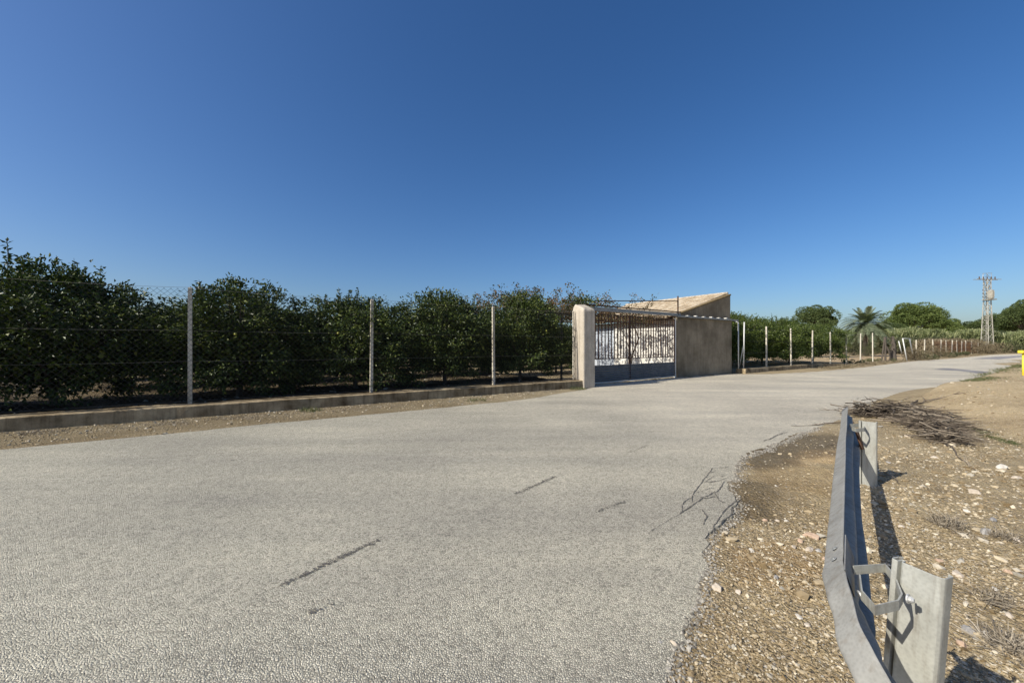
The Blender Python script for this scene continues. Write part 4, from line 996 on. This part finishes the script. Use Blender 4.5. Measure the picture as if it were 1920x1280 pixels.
# reeds: one dense thicket
def blades(n, line, depth, h0, h1, mat, name, label, cat, seed, L=(0.5, 1.1), w=0.05, lean=0.5, zb=0.1):
    r = np.random.default_rng(seed); t = r.random(n); P0 = np.array(line); seg = np.interp(t * (len(P0) - 1), range(len(P0)), P0[:, 0]); segy = np.interp(t * (len(P0) - 1), range(len(P0)), P0[:, 1])
    x = seg + r.uniform(0, depth, n) * 0.5; y = segy + r.uniform(0, depth, n)
    top = h0 + (h1 - h0) * (0.5 + 0.5 * fbm(x * 0.35, y * 0.35, seed, 3)); z = np.maximum(zb, top * r.random(n) ** 0.55)
    d = r.normal(0, lean, (n, 3)); d[:, 2] = 1; d /= np.linalg.norm(d, axis=1)[:, None]; L_ = r.uniform(L[0], L[1], n)[:, None]
    sd = np.cross(d, r.normal(0, 1, (n, 3))); sd /= np.linalg.norm(sd, axis=1)[:, None]; sd *= w / 2
    a = np.column_stack([x, y, z]); b = a + d * L_ * 0.55; c = b + (d * 0.4 + np.column_stack([r.normal(0, .5, n), r.normal(0, .5, n), -0.3 * np.ones(n)])) * L_ * 0.5
    V = np.stack([a - sd, a + sd, b + sd, b - sd, c + sd * .2, c - sd * .2], 1).reshape(-1, 3); i = np.arange(n) * 6
    Q = np.concatenate([np.stack([i, i + 1, i + 2, i + 3], 1), np.stack([i + 3, i + 2, i + 4, i + 5], 1)])
    o = npmesh(name, V, Q, MAT[mat]); tag(o, label, cat, kind='stuff'); return o
blades(42000, [at(1585, 88)[:2], at(1660, 80)[:2], at(1740, 80)[:2], at(1850, 82)[:2], at(1990, 84)[:2]], 8, 2.7, 5.4, 'reed', 'reeds', 'tall green reed thicket in front of the pines', 'reeds', 61, (0.9, 1.9), 0.12, 0.35)
blades(15000, [at(1570, 74)[:2], at(1620, 72)[:2], at(1700, 70)[:2], at(1760, 70)[:2]], 6, 1.6, 3.6, 'scrub', 'scrub_thicket', 'brownish scrub behind the sandy field under the palm', 'scrub', 62, (0.5, 1.2), 0.09, 0.7)
blades(16000, [at(1752, 64)[:2], at(1800, 76)[:2], at(1850, 84)[:2], at(1960, 88)[:2]], 4, 1.9, 3.1, 'drybrush', 'dry_brush', 'brown dry brush behind the old wire fence', 'brush', 63, (0.5, 1.1), 0.07, 0.6)
def bush(px, y, rx, h, mat, label, seed, n=1800, size=0.12, name='bush', cat='bush', z=0.0):
    r = np.random.default_rng(seed); root = thing(name, at(px, y, z), label, cat); nl = 9
    c = r.normal(0, 0.4, (nl, 3)) * np.array([rx, rx, 0]); c[:, 2] = r.uniform(0.2, 0.62, nl) * h; rad = h * r.uniform(0.28, 0.42, nl)
    V, Q = crown_mesh(r, c, rad, n, size, 0.9); npmesh('foliage', V, Q, MAT[mat], root)
    m = MB(); b = Vector(root['_w'])
    for k in range(16): e = c[k % nl] + r.normal(0, 0.1, 3); m.tube([b, b + Vector(e)], [0.02, 0.006], 4)
    obj('stems', m, MAT['twig'], root); return root
bush(1716, 41.5, 1.3, 1.5, 'drybrush', 'pale brown dry bush at the foot of the leaning white frame', 71, 2600)
bush(1738, 45, 1.2, 1.0, 'scrub', 'dark low bush at the road edge right of the dry bush', 72, 2200)
bush(1757, 52, 1.0, 1.9, 'drybrush', 'tall dry bush around the second old fence post', 73, 2600)
bush(1775, 54, 2.0, 0.7, 'scrub', 'low green scrub under the old wire fence', 74, 2600)
bush(1805, 62, 2.4, 0.8, 'scrub', 'dark weeds beneath the right part of the old wire fence', 75, 2600)
bush(1838, 72, 2.6, 2.6, 'drybrush', 'brown bush in front of the pylon foot', 76, 3000, 0.16)
bush(1868, 78, 3.0, 3.0, 'drybrush', 'big brown bush right of the pylon at the roadside', 77, 3200, 0.18)
bush(1900, 82, 3.0, 2.6, 'scrub', 'olive brown bush at the far right of the road bend', 78, 3200, 0.18)
bush(1935, 84, 3.2, 3.2, 'scrub', 'olive bush cut by the right edge of the photo', 79, 3200, 0.18)
bush(1628, 57, 1.6, 2.4, 'scrub', 'bushy growth around the foot of the date palm', 80, 2600)
bush(1600, 62, 2.0, 2.9, 'scrub', 'scrubby bush left of the date palm', 81, 2600)
bush(1640, 38, 1.4, 0.45, 'weed', 'low weeds at the end of the low wall', 82, 1200, 0.08)
bush(1600, 34.5, 1.5, 0.4, 'weed', 'low weeds behind the low wall right of the last citrus', 83, 1200, 0.08)

# dead stump group and leaning frames
DS = thing('dead_tree', at(1674, 40.5, 0), 'dark dead trunk with broken branches beside the gap in the fence', 'dead tree')
r = np.random.default_rng(88); b = Vector(DS['_w']); m = MB()
m.tube([b, b + Vector((0.05, 0, 0.8)), b + Vector((0.1, 0, 1.6)), b + Vector((0.0, 0, 2.6))], [0.33, 0.22, 0.17, 0.09], 8)
m.tube([b + Vector((-0.05, 0, 0.2)), b + Vector((-0.5, 0, 1.2)), b + Vector((-0.9, .1, 2.1))], [0.14, 0.08, 0.04], 6)
for k in range(22):
    h = r.uniform(0.8, 2.4); e = Vector((r.normal(0, .6), r.normal(0, .5), r.uniform(0, .6))); m.tube([b + Vector((0.05, 0, h)), b + Vector((0.05, 0, h)) + e * .5, b + Vector((0.05, 0, h)) + e + Vector((0, 0, -.2))], [0.05, 0.025, 0.01], 4)
obj('trunk', m, MAT['bark'], DS)
m = MB()
for (px0, px1, w_) in ((1653, 1659, .07), (1660, 1660, 0.09)):
    p = at(px0, 39.5, 0); q = at(px1, 39.5, 2.5); o_ = MB(); o_.tube([p, q], w_, 6)
    tag(obj('wooden_post', o_, MAT['bark']), 'dark upright wooden post left of the dead trunk' if px0 == 1660 else 'leaning greyish wooden post left of the dead trunk', 'post')
WF = thing('leaning_frame', at(1700, 40, 0), 'white metal gate frame leaning over in the gap of the fence', 'frame')
m = MB()
m.tube([at(1700.6, 39.5, 0), at(1692.5, 39.5, 2.35)], 0.05, 6); m.tube([at(1692.5, 39.5, 2.35), at(1705.5, 40.5, 2.35)], 0.035, 6); m.tube([at(1705.5, 40.5, 2.35), at(1711, 41, 0.75)], 0.05, 6)
obj('frame', m, MAT['pole'], WF, smooth=True)
m = MB(); m.tube([at(1685, 42, 2.1), at(1691, 42, 0.7)], 0.045, 6); obj('prop', m, MAT['pole'], WF, smooth=True)

# ------------------------------------------------------------------ pylon
PYd = 80.0; PYx = (1851 - 960) / 720 * PYd
PY = thing('power_pylon', (PYx, PYd, 0), 'tall galvanised lattice pylon with crossarm and transformer on top', 'pylon')
th = math.radians(4)
def PYp(a, b, z): return (PYx + math.cos(th) * a - math.sin(th) * b, PYd + math.sin(th) * a + math.cos(th) * b, z)
def pw(z): return 0.66 - 0.28 * min(1, z / 10.5)
m = MB(); Hp = 15.4
for sx in (-1, 1):
    for sy in (-1, 1):
        m.bar(PYp(sx * pw(0), sy * pw(0), -0.2), PYp(sx * pw(10.5), sy * pw(10.5), 10.5), 0.12); m.bar(PYp(sx * .38, sy * .38, 10.5), PYp(sx * .36, sy * .36, Hp), 0.10)
levels = list(np.arange(0, 15.4, 1.05)) + [Hp]
for i in range(len(levels) - 1):
    z0, z1 = levels[i], levels[i + 1]; a, c = pw(z0), pw(z1)
    for f_ in range(4):
        def P4(k, w_, z): x, y = ((-1, -1), (1, -1), (1, 1), (-1, 1))[k % 4]; return PYp(x * w_, y * w_, z)
        k0, k1 = (f_, f_ + 1) if i % 2 else (f_ + 1, f_)
        m.bar(P4(k0, a, z0), P4(k1, c, z1), 0.07); m.bar(P4(f_, c, z1), P4(f_ + 1, c, z1), 0.06)
obj('lattice_mast', m, MAT['pylon'], PY)
m = MB()
for yb in (-0.3, 0.3): m.bar(PYp(-2.8, yb, 15.4), PYp(2.8, yb, 15.4), 0.09)
for sx in (-1, 1):
    m.bar(PYp(sx * 1.0, 0, 15.4), PYp(sx * 0.35, 0, 13.6), 0.08); m.bar(PYp(sx * 1.1, 0, 15.4), PYp(sx * 0.9, 0, 16.6), 0.06)
m.bar(PYp(-1.1, 0, 16.6), PYp(1.1, 0, 16.75), 0.07); m.bar(PYp(-0.5, 0.3, 15.4), PYp(0.6, 0.3, 16.5), 0.05); m.bar(PYp(0.5, -0.3, 15.4), PYp(-0.6, -0.3, 16.5), 0.05)
obj('crossarm', m, MAT['pylon'], PY)
for x in (-1.8, -0.9, 0, 0.9, 1.8):
    m = MB(); zz = 15.45; b = Vector(PYp(x, 0, zz))
    m.tube([b + Vector((0, 0, k * 0.09)) for k in range(7)], [0.05, .13, .06, .13, .06, .12, .04], 8); obj('insulator', m, MAT['ceramic'], PY)
m = MB(); c = Vector(PYp(-0.25, -0.75, 0)); m.tube([c + Vector((0, 0, 11.3)), c + Vector((0, 0, 11.4)), c + Vector((0, 0, 13.0)), c + Vector((0, 0, 13.1))], [0.34, 0.44, 0.44, 0.34], 12)
for k in range(10):
    a = k * 0.628; m.bar(c + Vector((math.cos(a) * .46, math.sin(a) * .46, 11.6)), c + Vector((math.cos(a) * .46, math.sin(a) * .46, 12.8)), 0.06)
obj('transformer', m, MAT['pylon'], PY)
m = MB(); m.box(lambda a, b, z: PYp(a, b, z), -0.85, 0.65, -1.1, 0.3, 11.05, 11.25); obj('transformer_bracket', m, MAT['pylon'], PY)
for z in (11.6, 12.3, 13.0):
    m = MB(); m.bar(PYp(-1.5, -0.3, z), PYp(0.55, -0.3, z + .05), 0.06); m.tube([PYp(-1.4, -0.3, z), PYp(-1.4, -0.3, z + .3)], 0.07, 6); obj('switch_arm', m, MAT['ceramic'], PY)

# ------------------------------------------------------------------ guardrail
rd = np.array([0.66, 0.751]); rd /= np.linalg.norm(rd); rn = np.array([rd[1], -rd[0]])    # rn points away from the road
GR = thing('guardrail', (2.6, 2.95, 0), 'dull galvanised steel crash barrier leaning over, its near end bent down', 'guardrail')
def wprof():
    P = [(0, 0), (0.006, -0.004)]
    def arc(cx, cy, r_, a0, a1, n=5): return [(cx + r_ * math.cos(math.radians(a0 + (a1 - a0) * i / n)), cy + r_ * math.sin(math.radians(a0 + (a1 - a0) * i / n))) for i in range(n + 1)]
    up = [(0, 0.0), (0.010, -0.006), (0.060, -0.038)] + arc(0.060, -0.062, 0.022, 62, -62, 5)[0:] + [(0.022, -0.125), (0.006, -0.142), (0.0, -0.155)]
    low = [(u, -0.31 - v) for u, v in up[::-1]][1:]
    return up + low
WP = wprof()
def sweep(st, name, thick=0.005):
    """st: list of (x, y, h, tilt_deg, nx, ny) stations of the top edge; u of the profile points to the road"""
    V = []; 
    for (x, y, h, tl, ax, ay) in st:
        th_ = math.radians(tl); L = math.hypot(ax, ay); ax, ay = ax / L, ay / L
        for u, v in WP:
            uu = u * math.cos(th_) + v * math.sin(th_); vv = -u * math.sin(th_) + v * math.cos(th_)
            V.append((x - ax * uu, y - ay * uu, h + vv))
    m_ = len(WP); idx = np.arange(len(V)).reshape(-1, m_)
    Q = np.stack([idx[:-1, :-1], idx[1:, :-1], idx[1:, 1:], idx[:-1, 1:]], -1).reshape(-1, 4)
    mb = MB(); mb.add(V, [tuple(q) for q in Q]); o = obj(name, mb, MAT['galv'], GR, smooth=True)
    s = o.modifiers.new('solid', 'SOLIDIFY'); s.thickness = thick; s.offset = 0
    return o
T0 = np.array([4.69, 5.37]); T1 = np.array([1.235, 1.437])
st = []
for i in range(31):
    f = i / 30; p = T0 * (1 - f) + T1 * f; dn = (0.004 * math.sin(f * 9) + 0.002 * math.sin(f * 23)) * (1 - f)
    st.append((p[0] + rn[0] * dn, p[1] + rn[1] * dn, 0.75 + 0.003 * math.sin(f * 14) * (1 - f), 17.5 + 2.0 * math.sin(f * 7) * (1 - float(ss(0.7, 0.85, f))), rn[0], rn[1]))
main_st = st
def cr(P, n=8):
    out = []; P = [np.array(p, float) for p in P]; P = [2 * P[0] - P[1]] + P + [2 * P[-1] - P[-2]]
    for i in range(1, len(P) - 2):
        for k in range(n):
            t = k / n; a, b, c, d = P[i - 1], P[i], P[i + 1], P[i + 2]
            out.append(0.5 * ((2 * b) + (-a + c) * t + (2 * a - 5 * b + 4 * c - d) * t * t + (-a + 3 * b - 3 * c + d) * t ** 3))
    out.append(P[-2]); return out
path = cr([(1.56, 1.805, .750, 17.5), (1.40, 1.622, .750, 17.8), (1.285, 1.487, .750, 18.5), (1.19, 1.350, .738, 22), (1.107, 1.212, .70, 25), (1.073, 1.10, .66, 25), (1.045, 1.0, .615, 22), (1.02, 0.83, .53, 20)], 7)
st = []
for i, p in enumerate(path):
    q = path[min(i + 1, len(path) - 1)] - path[max(i - 1, 0)]; tx, ty = -q[0], -q[1]; L = math.hypot(tx, ty); nx_, ny_ = ty / L, -tx / L
    k_ = min(1, i / 18); st.append((p[0] + 0.0015 * k_ * math.sin(i * 0.9), p[1], p[2] + 0.003 * k_ * math.sin(i * 0.45), p[3] + k_ * (2.2 * math.sin(i * 0.37) + 0.7 * math.sin(i * 0.9)), nx_, ny_))
sweep([q for q in main_st if q[1] > 1.86] + st, 'rail_beam')
m = MB()      # lapped edge of the next plate at the splice, standing just proud behind the top edge
for i in range(12):
    f0, f1 = 0.02 + i * 0.03, 0.02 + (i + 1) * 0.03; a = T1 + rd * f0 + rn * 0.0055; b = T1 + rd * f1 + rn * 0.0055
    n0 = m.n
    for c_ in (a, b):
        for du, dz in ((0, -0.085), (0.0035, -0.085), (0.0035, 0.006), (0, 0.006)): m.v.append((c_[0] + rn[0] * (du + (0.006 - dz) * 0.30), c_[1] + rn[1] * (du + (0.006 - dz) * 0.30), 0.750 + dz)); m.n += 1
    for k in range(4): m.f.append((n0 + k, n0 + (k + 1) % 4, n0 + 4 + (k + 1) % 4, n0 + 4 + k))
obj('splice_plate', m, MAT['galv'], GR)
def rpt(along, off, h):          # along the rail line from the near splice, off behind it
    p = T1 + rd * along + rn * off; return (p[0], p[1], h)
def bolt(p, nrm, r_=0.016, l_=0.012, name='bolt', parent=None):
    p = Vector(p); n_ = Vector(nrm).normalized(); m = MB(); m.tube([p, p + n_ * l_ * 0.6, p + n_ * l_], [r_, r_, r_ * 0.6], 10); m.tube([p - n_ * 0.002, p + n_ * 0.003], r_ * 1.5, 12)
    return obj(name, m, MAT['bolt'], parent or GR, smooth=False)
def cpost(c0, c1, h, lean, label=None):
    """sigma/C post: web from c0 (road side) to c1, flanges folded away from the camera"""
    a = np.array(c0); b = np.array(c1); u = (b - a); L = np.linalg.norm(u); u /= L; nv = np.array([-u[1], u[0]])
    if nv[1] < 0: nv = -nv
    prof = [(0.0, 0.0), (0.0, 0.0)]
    path_ = [(-0.014, 0.045), (-0.022, 0.030), (-0.023, 0.0), (-0.020, -0.008), (-0.006, -0.009), (-0.003, 0.016), (0.004, 0.018), (0.007, -0.003), (0.012, -0.005)] + [(L * f, -0.004) for f in (0.3, 0.6, 0.85)] + [(L - 0.008, -0.002), (L - 0.001, 0.006), (L, 0.014), (L, 0.05), (L - 0.012, 0.053)]
    V = []; zs = np.linspace(-0.35, h, 14)
    for z in zs:
        k = (h - z)
        for (x, y) in path_:
            p = a + u * x + nv * y; zz = z - (0.0 if z < h else 0.0); V.append((p[0] + lean[0] * (z - h), p[1] + lean[1] * (z - h), zz))
    m_ = len(path_); idx = np.arange(len(V)).reshape(-1, m_)
    Q = np.stack([idx[:-1, :-1], idx[:-1, 1:], idx[1:, 1:], idx[1:, :-1]], -1).reshape(-1, 4)
    mb = MB(); mb.add(V, [tuple(q) for q in Q]); o = obj('post', mb, MAT['galvpost'], GR, smooth=False)
    s = o.modifiers.new('solid', 'SOLIDIFY'); s.thickness = 0.005; s.offset = 0
    bv = o.modifiers.new('bevel', 'BEVEL'); bv.width = 0.0015; bv.segments = 1
    if label: o['label'] = label
    return o
cpost((1.484, 1.466), (1.522, 1.352), 0.78, (0.085, 0.0), 'near post, wide and leaning')
cpost((3.955, 4.345), (4.045, 4.255), 0.75, (0.0, 0.0), 'far post')
def spacer(cx, cy, z, w_=0.045, sc=1.0, ang=0):
    pts = [(1.400, 1.585), (1.455, 1.60), (1.530, 1.583), (1.545, 1.50), (1.476, 1.418), (1.335, 1.36), (1.272, 1.352)]
    pts2 = [(-0.075, 0.11), (0.035, 0.125), (0.085, 0.05), (0.065, -0.055), (-0.05, -0.115), (-0.125, -0.01)]
    return pts2
def strap(P, z0, z1, name='spacer', closed=True, tl=(0, 0)):
    m = MB(); n = len(P); V = []
    for z in (z0, z1):
        for x, y in P: V.append((x + tl[0] * (z - z0), y + tl[1] * (z - z0), z))
    fs = [(i, (i + 1) % n, n + (i + 1) % n, n + i) for i in range(n if closed else n - 1)]
    m.add(V, fs); o = obj(name, m, MAT['galvpost'], GR); s = o.modifiers.new('solid', 'SOLIDIFY'); s.thickness = 0.005; s.offset = 0; return o
def PXh(px, py, h): g = G(px, py, h); return (g[0], g[1])
hz = 0.71
ring1 = [PXh(1600, 1060, hz), PXh(1660, 1056, hz), PXh(1678, 1078, hz), PXh(1691, 1112, hz), PXh(1684, 1124, hz), PXh(1641, 1134, hz), PXh(1616, 1106, hz), PXh(1612, 1076, hz)]
strap(ring1, hz - 0.035, hz, closed=False)
bolt((ring1[3][0] + 0.012, ring1[3][1] - 0.01, hz - 0.012), (0.5, -0.9, 0.1), 0.011, 0.016)
bolt((ring1[6][0] + 0.006, ring1[6][1] + 0.014, hz - 0.028), (0.8, -0.3, 0.3), 0.011, 0.016)
off2 = np.array([3.985, 4.33]) - np.array([1.484, 1.466])
ring2 = [(x + off2[0] - 0.0, y + off2[1]) for x, y in ring1]
strap(ring2, 0.66, 0.70, closed=False); bolt((4.0, 4.32, 0.69), (0.5, -0.9, 0.1), 0.011, 0.016)
m = MB(); c = Vector((ring2[0][0] + .02, ring2[0][1] - .06, 0.66)); m.bar(c, c + Vector((0.03, -0.05, -0.22)), 0.05, 0.02); obj('bent_bracket', m, MAT['rustdark'], GR)
# splice holes and bolt heads on the lit slope of the near splice
for al in (0.16, 0.27):
    for u in (0.035,):
        th_ = math.radians(18); v = -0.024; uu = u * math.cos(th_) + v * math.sin(th_); vv = -u * math.sin(th_) + v * math.cos(th_)
        p = T1 + rd * al - rn * uu; nrm = Vector((-rn[0] * 0.65, -rn[1] * 0.65, 0.76)).normalized()
        m = MB(); q = Vector((p[0], p[1], 0.758 + vv)) + nrm * 0.003; m.tube([q, q + nrm * 0.002], [0.012, 0.010], 12); m.tube([q + nrm * .0021, q + nrm * 0.004], [0.0055, 0.004], 8); obj('splice_bolt', m, MAT['greysteel'], GR)

# ------------------------------------------------------------------ brush pile, sticks, tufts
r = np.random.default_rng(91); m = MB(); 
path_ = [G(1612, 779), G(1655, 781), G(1705, 784), G(1752, 803), G(1786, 838)]
PP = np.array([p[:2] for p in path_])
for k in range(1150):
    t = r.random() ** 0.85 * 4; i = min(3, int(t)); f = t - i; c = PP[i] * (1 - f) + PP[i + 1] * f; wdt = (0.22, 0.40, 0.52, 0.34, 0.14)[min(4, int(t + .5))]
    c = c + r.normal(0, wdt * 0.5, 2) * np.array([1, 0.75]); z = abs(r.normal(0, 0.115)) * (1.1 - 0.12 * t) + 0.03
    a = r.normal(0.25 if t < 2 else -0.8, 0.65); L = r.uniform(0.2, 0.85); cv = r.normal(0, 0.9); bx, by = math.cos(a), math.sin(a)
    z += float(groundz(np.array([c[0]]), np.array([c[1]]))[0]); pts = []
    tiltz = r.normal(0, 0.12)
    for q in range(4):
        u = (q / 3 - 0.5) * L; w2 = cv * u * u; pts.append((c[0] + bx * u - by * w2 + r.normal(0, .02), c[1] + by * u + bx * w2 + r.normal(0, .02), max(0.01, z + tiltz * u + r.normal(0, .02))))
    rr0 = 0.003 + 0.012 * r.random() ** 2; m.tube(pts, [rr0, rr0 * .9, rr0 * .7, rr0 * .35], 5)
tag(obj('brush_pile', m, MAT['twig']), 'heap of grey dead branches lying behind the guardrail', 'brush pile', kind='stuff')
def stick(p, q, r0, label, seed, twigs=4):
    r = np.random.default_rng(seed); P = Vector(G(*p)); Q_ = Vector(G(*q)); pts = []
    for i in range(8):
        f = i / 7; c = P.lerp(Q_, f); c.z = float(groundz(np.array([c.x]), np.array([c.y]))[0]); c.z = max(c.z, 0.0) + 0.02 + 0.02 * math.sin(f * 6); c.x += r.normal(0, .02); pts.append(c)
    m = MB(); m.tube(pts, [r0 * (1 - 0.7 * i / 7) for i in range(8)], 6)
    for k in range(twigs):
        c = pts[r.integers(1, 7)]; e = Vector((r.normal(0, .2), r.normal(0, .2), r.uniform(0, .12))); m.tube([c, c + e * .5, c + e], [r0 * .5, r0 * .35, r0 * .15], 4)
    tag(obj('dead_branch', m, MAT['twig']), label, 'branch'); 
stick((1600, 795), (1482, 799), 0.016, 'long thin dead branch sticking out onto the road left of the guardrail', 1)
stick((1575, 772), (1535, 768), 0.010, 'small forked twig on the asphalt above the long branch', 2)
stick((1600, 838), (1530, 836), 0.008, 'thin twig on the bare soil just left of the rail', 3, 2)
stick((1765, 830), (1832, 892), 0.012, 'crooked dead branch trailing down from the brush pile', 4, 2)
stick((1664, 900), (1690, 918), 0.007, 'short twig beside the far post shadow', 5, 1)
stick((1715, 762), (1797, 760), 0.02, 'pale bare branch reaching right from the top of the brush pile', 6, 5)
stick((1720, 757), (1690, 775), 0.02, 'thick broken stick poking out of the top of the brush pile', 7, 3)
def tuft(px, py, rad, h, n, mat, label, seed, lean=0.6, w=0.0028):
    g = G(px, py); z = float(groundz(np.array([g[0]]), np.array([g[1]]))[0]); r = np.random.default_rng(seed)
    a = r.uniform(0, 6.28, n); q = rad * np.sqrt(r.random(n)); b = np.column_stack([g[0] + np.cos(a) * q, g[1] + np.sin(a) * q, np.full(n, z - .005)])
    d = np.column_stack([r.normal(0, lean, n), r.normal(0, lean, n), r.uniform(.5, 1, n)]); L = (h * r.uniform(.5, 1.1, n))[:, None]
    sd = np.cross(d, r.normal(0, 1, (n, 3))); sd = sd / np.linalg.norm(sd, axis=1)[:, None] * w; mid = b + d * L * .55 + r.normal(0, .01, (n, 3)); tp = mid + (d * .4 + r.normal(0, .35, (n, 3))) * L * .5
    V = np.stack([b - sd, b + sd, mid + sd * .8, mid - sd * .8, tp + sd * .3, tp - sd * .3], 1).reshape(-1, 3); i = np.arange(n) * 6
    tag(npmesh('dry_tuft' if mat == 'straw' else 'weed_tuft', V, np.concatenate([np.stack([i, i + 1, i + 2, i + 3], 1), np.stack([i + 3, i + 2, i + 4, i + 5], 1)]), MAT[mat]), label, 'plant')
tuft(1776, 990, 0.10, 0.13, 260, 'straw', 'grey dry twig tuft in the middle of the bank', 1)
tuft(1885, 1015, 0.09, 0.10, 160, 'straw', 'small dry tuft beside the grey slab stone', 2)
tuft(1905, 1215, 0.12, 0.10, 420, 'straw', 'pale tangled straw tuft in the lower right corner', 3, 1.0)
tuft(1862, 1120, 0.09, 0.08, 200, 'straw', 'flat pale straw tuft above the corner tuft', 4, 1.1)
tuft(1812, 1010, 0.08, 0.04, 90, 'straw', 'scattered straw behind the near post', 5, 1.2)
tuft(1500, 700, 0.15, 0.15, 60, 'weed', 'little weed at the foot of the right low wall', 6)
tuft(583, 771, 0.25, 0.12, 160, 'weed', 'green weed at the foot of the low wall below the second fence panel', 7, 0.8, 0.005)
tuft(895, 752, 0.3, 0.16, 90, 'weed', 'dry weeds growing at the wall foot below the third fence post', 8, 0.9, 0.004)
tuft(1083, 730, 0.3, 0.18, 120, 'weed', 'dry weeds at the foot of the gate pillar', 9, 0.8, 0.004)
tuft(1312, 703, 0.12, 0.14, 60, 'weed', 'tiny weed at the foot of the shed front wall', 10)
# creeping green strips on the bank and grass at the verges
def ground_blades(name, label, cat, pts, width, n, h, mat, seed, w=0.003):
    r = np.random.default_rng(seed); P = np.array([G(*p)[:2] for p in pts]); t = r.random(n) * (len(P) - 1); i = t.astype(int); f = (t - i)[:, None]
    c = P[i] * (1 - f) + P[i + 1] * f + r.normal(0, 1, (n, 2)) * width; k = fbm(c[:, 0] * 2, c[:, 1] * 2, seed, 3) > -0.1; c = c[k]; n = len(c)
    z = groundz(c[:, 0], c[:, 1]); b = np.column_stack([c, z]); d = np.column_stack([r.normal(0, .7, n), r.normal(0, .7, n), r.uniform(.3, 1, n)]); L = (h * r.uniform(.4, 1.1, n))[:, None]
    sd = np.cross(d, r.normal(0, 1, (n, 3))); sd = sd / np.linalg.norm(sd, axis=1)[:, None] * w
    V = np.stack([b - sd, b + sd, b + d * L + sd * .3, b + d * L - sd * .3], 1).reshape(-1, 3)
    tag(npmesh(name, V, np.arange(4 * n).reshape(n, 4), MAT[mat]), label, cat, kind='stuff')
ground_blades('grass', 'thin line of short green grass crossing the bank', 'grass', [(1780, 795), (1830, 812), (1880, 826), (1925, 838)], 0.10, 2600, 0.05, 'weed', 1)
ground_blades('grass', 'patch of green weeds on the bank by the far road edge', 'grass', [(1790, 728), (1830, 722), (1880, 716)], 0.22, 2200, 0.10, 'weed', 2, 0.005)
ground_blades('grass', 'weeds along the far right road edge', 'grass', [(1850, 706), (1890, 694), (1925, 690)], 0.35, 3000, 0.16, 'weed', 3, 0.008)
ground_blades('dry_grass', 'sparse dry litter and weeds along the orchard wall foot', 'dry grass', [(-150, 832), (172, 806), (500, 782), (856, 752), (1060, 731)], 0.22, 5000, 0.06, 'straw', 4, 0.003)
ground_blades('dry_grass', 'reddish dry verge growth along the far left road edge', 'dry grass', [(1545, 692), (1640, 682), (1720, 674), (1800, 668), (1860, 663.5)], 0.4, 9000, 0.22, 'drybrush', 5, 0.012)
ground_blades('orchard_grass', 'green grass patch on the ground between orchard rows', 'grass', [(480, 712), (520, 708)], 0.5, 2500, 0.1, 'weed', 6, 0.006)

# ------------------------------------------------------------------ small things
YM = thing('marker_post', (*G(1919, 712)[:2], 0), 'yellow marker post at the right edge of the photo beside the far road', 'marker post')
b = Vector(YM['_w']); m = MB(); m.tube([b + Vector((0, 0, -.1)), b + Vector((0, 0, 1.25))], 0.045, 10); obj('shaft', m, MAT['yellow'], YM, smooth=True)
m = MB(); m.box(lambda a, c_, z: (b.x + a, b.y + c_, z), -0.16, 0.16, -0.10, 0.10, 1.25, 1.38); obj('cap', m, MAT['yellow'], YM, bevel=0.02)
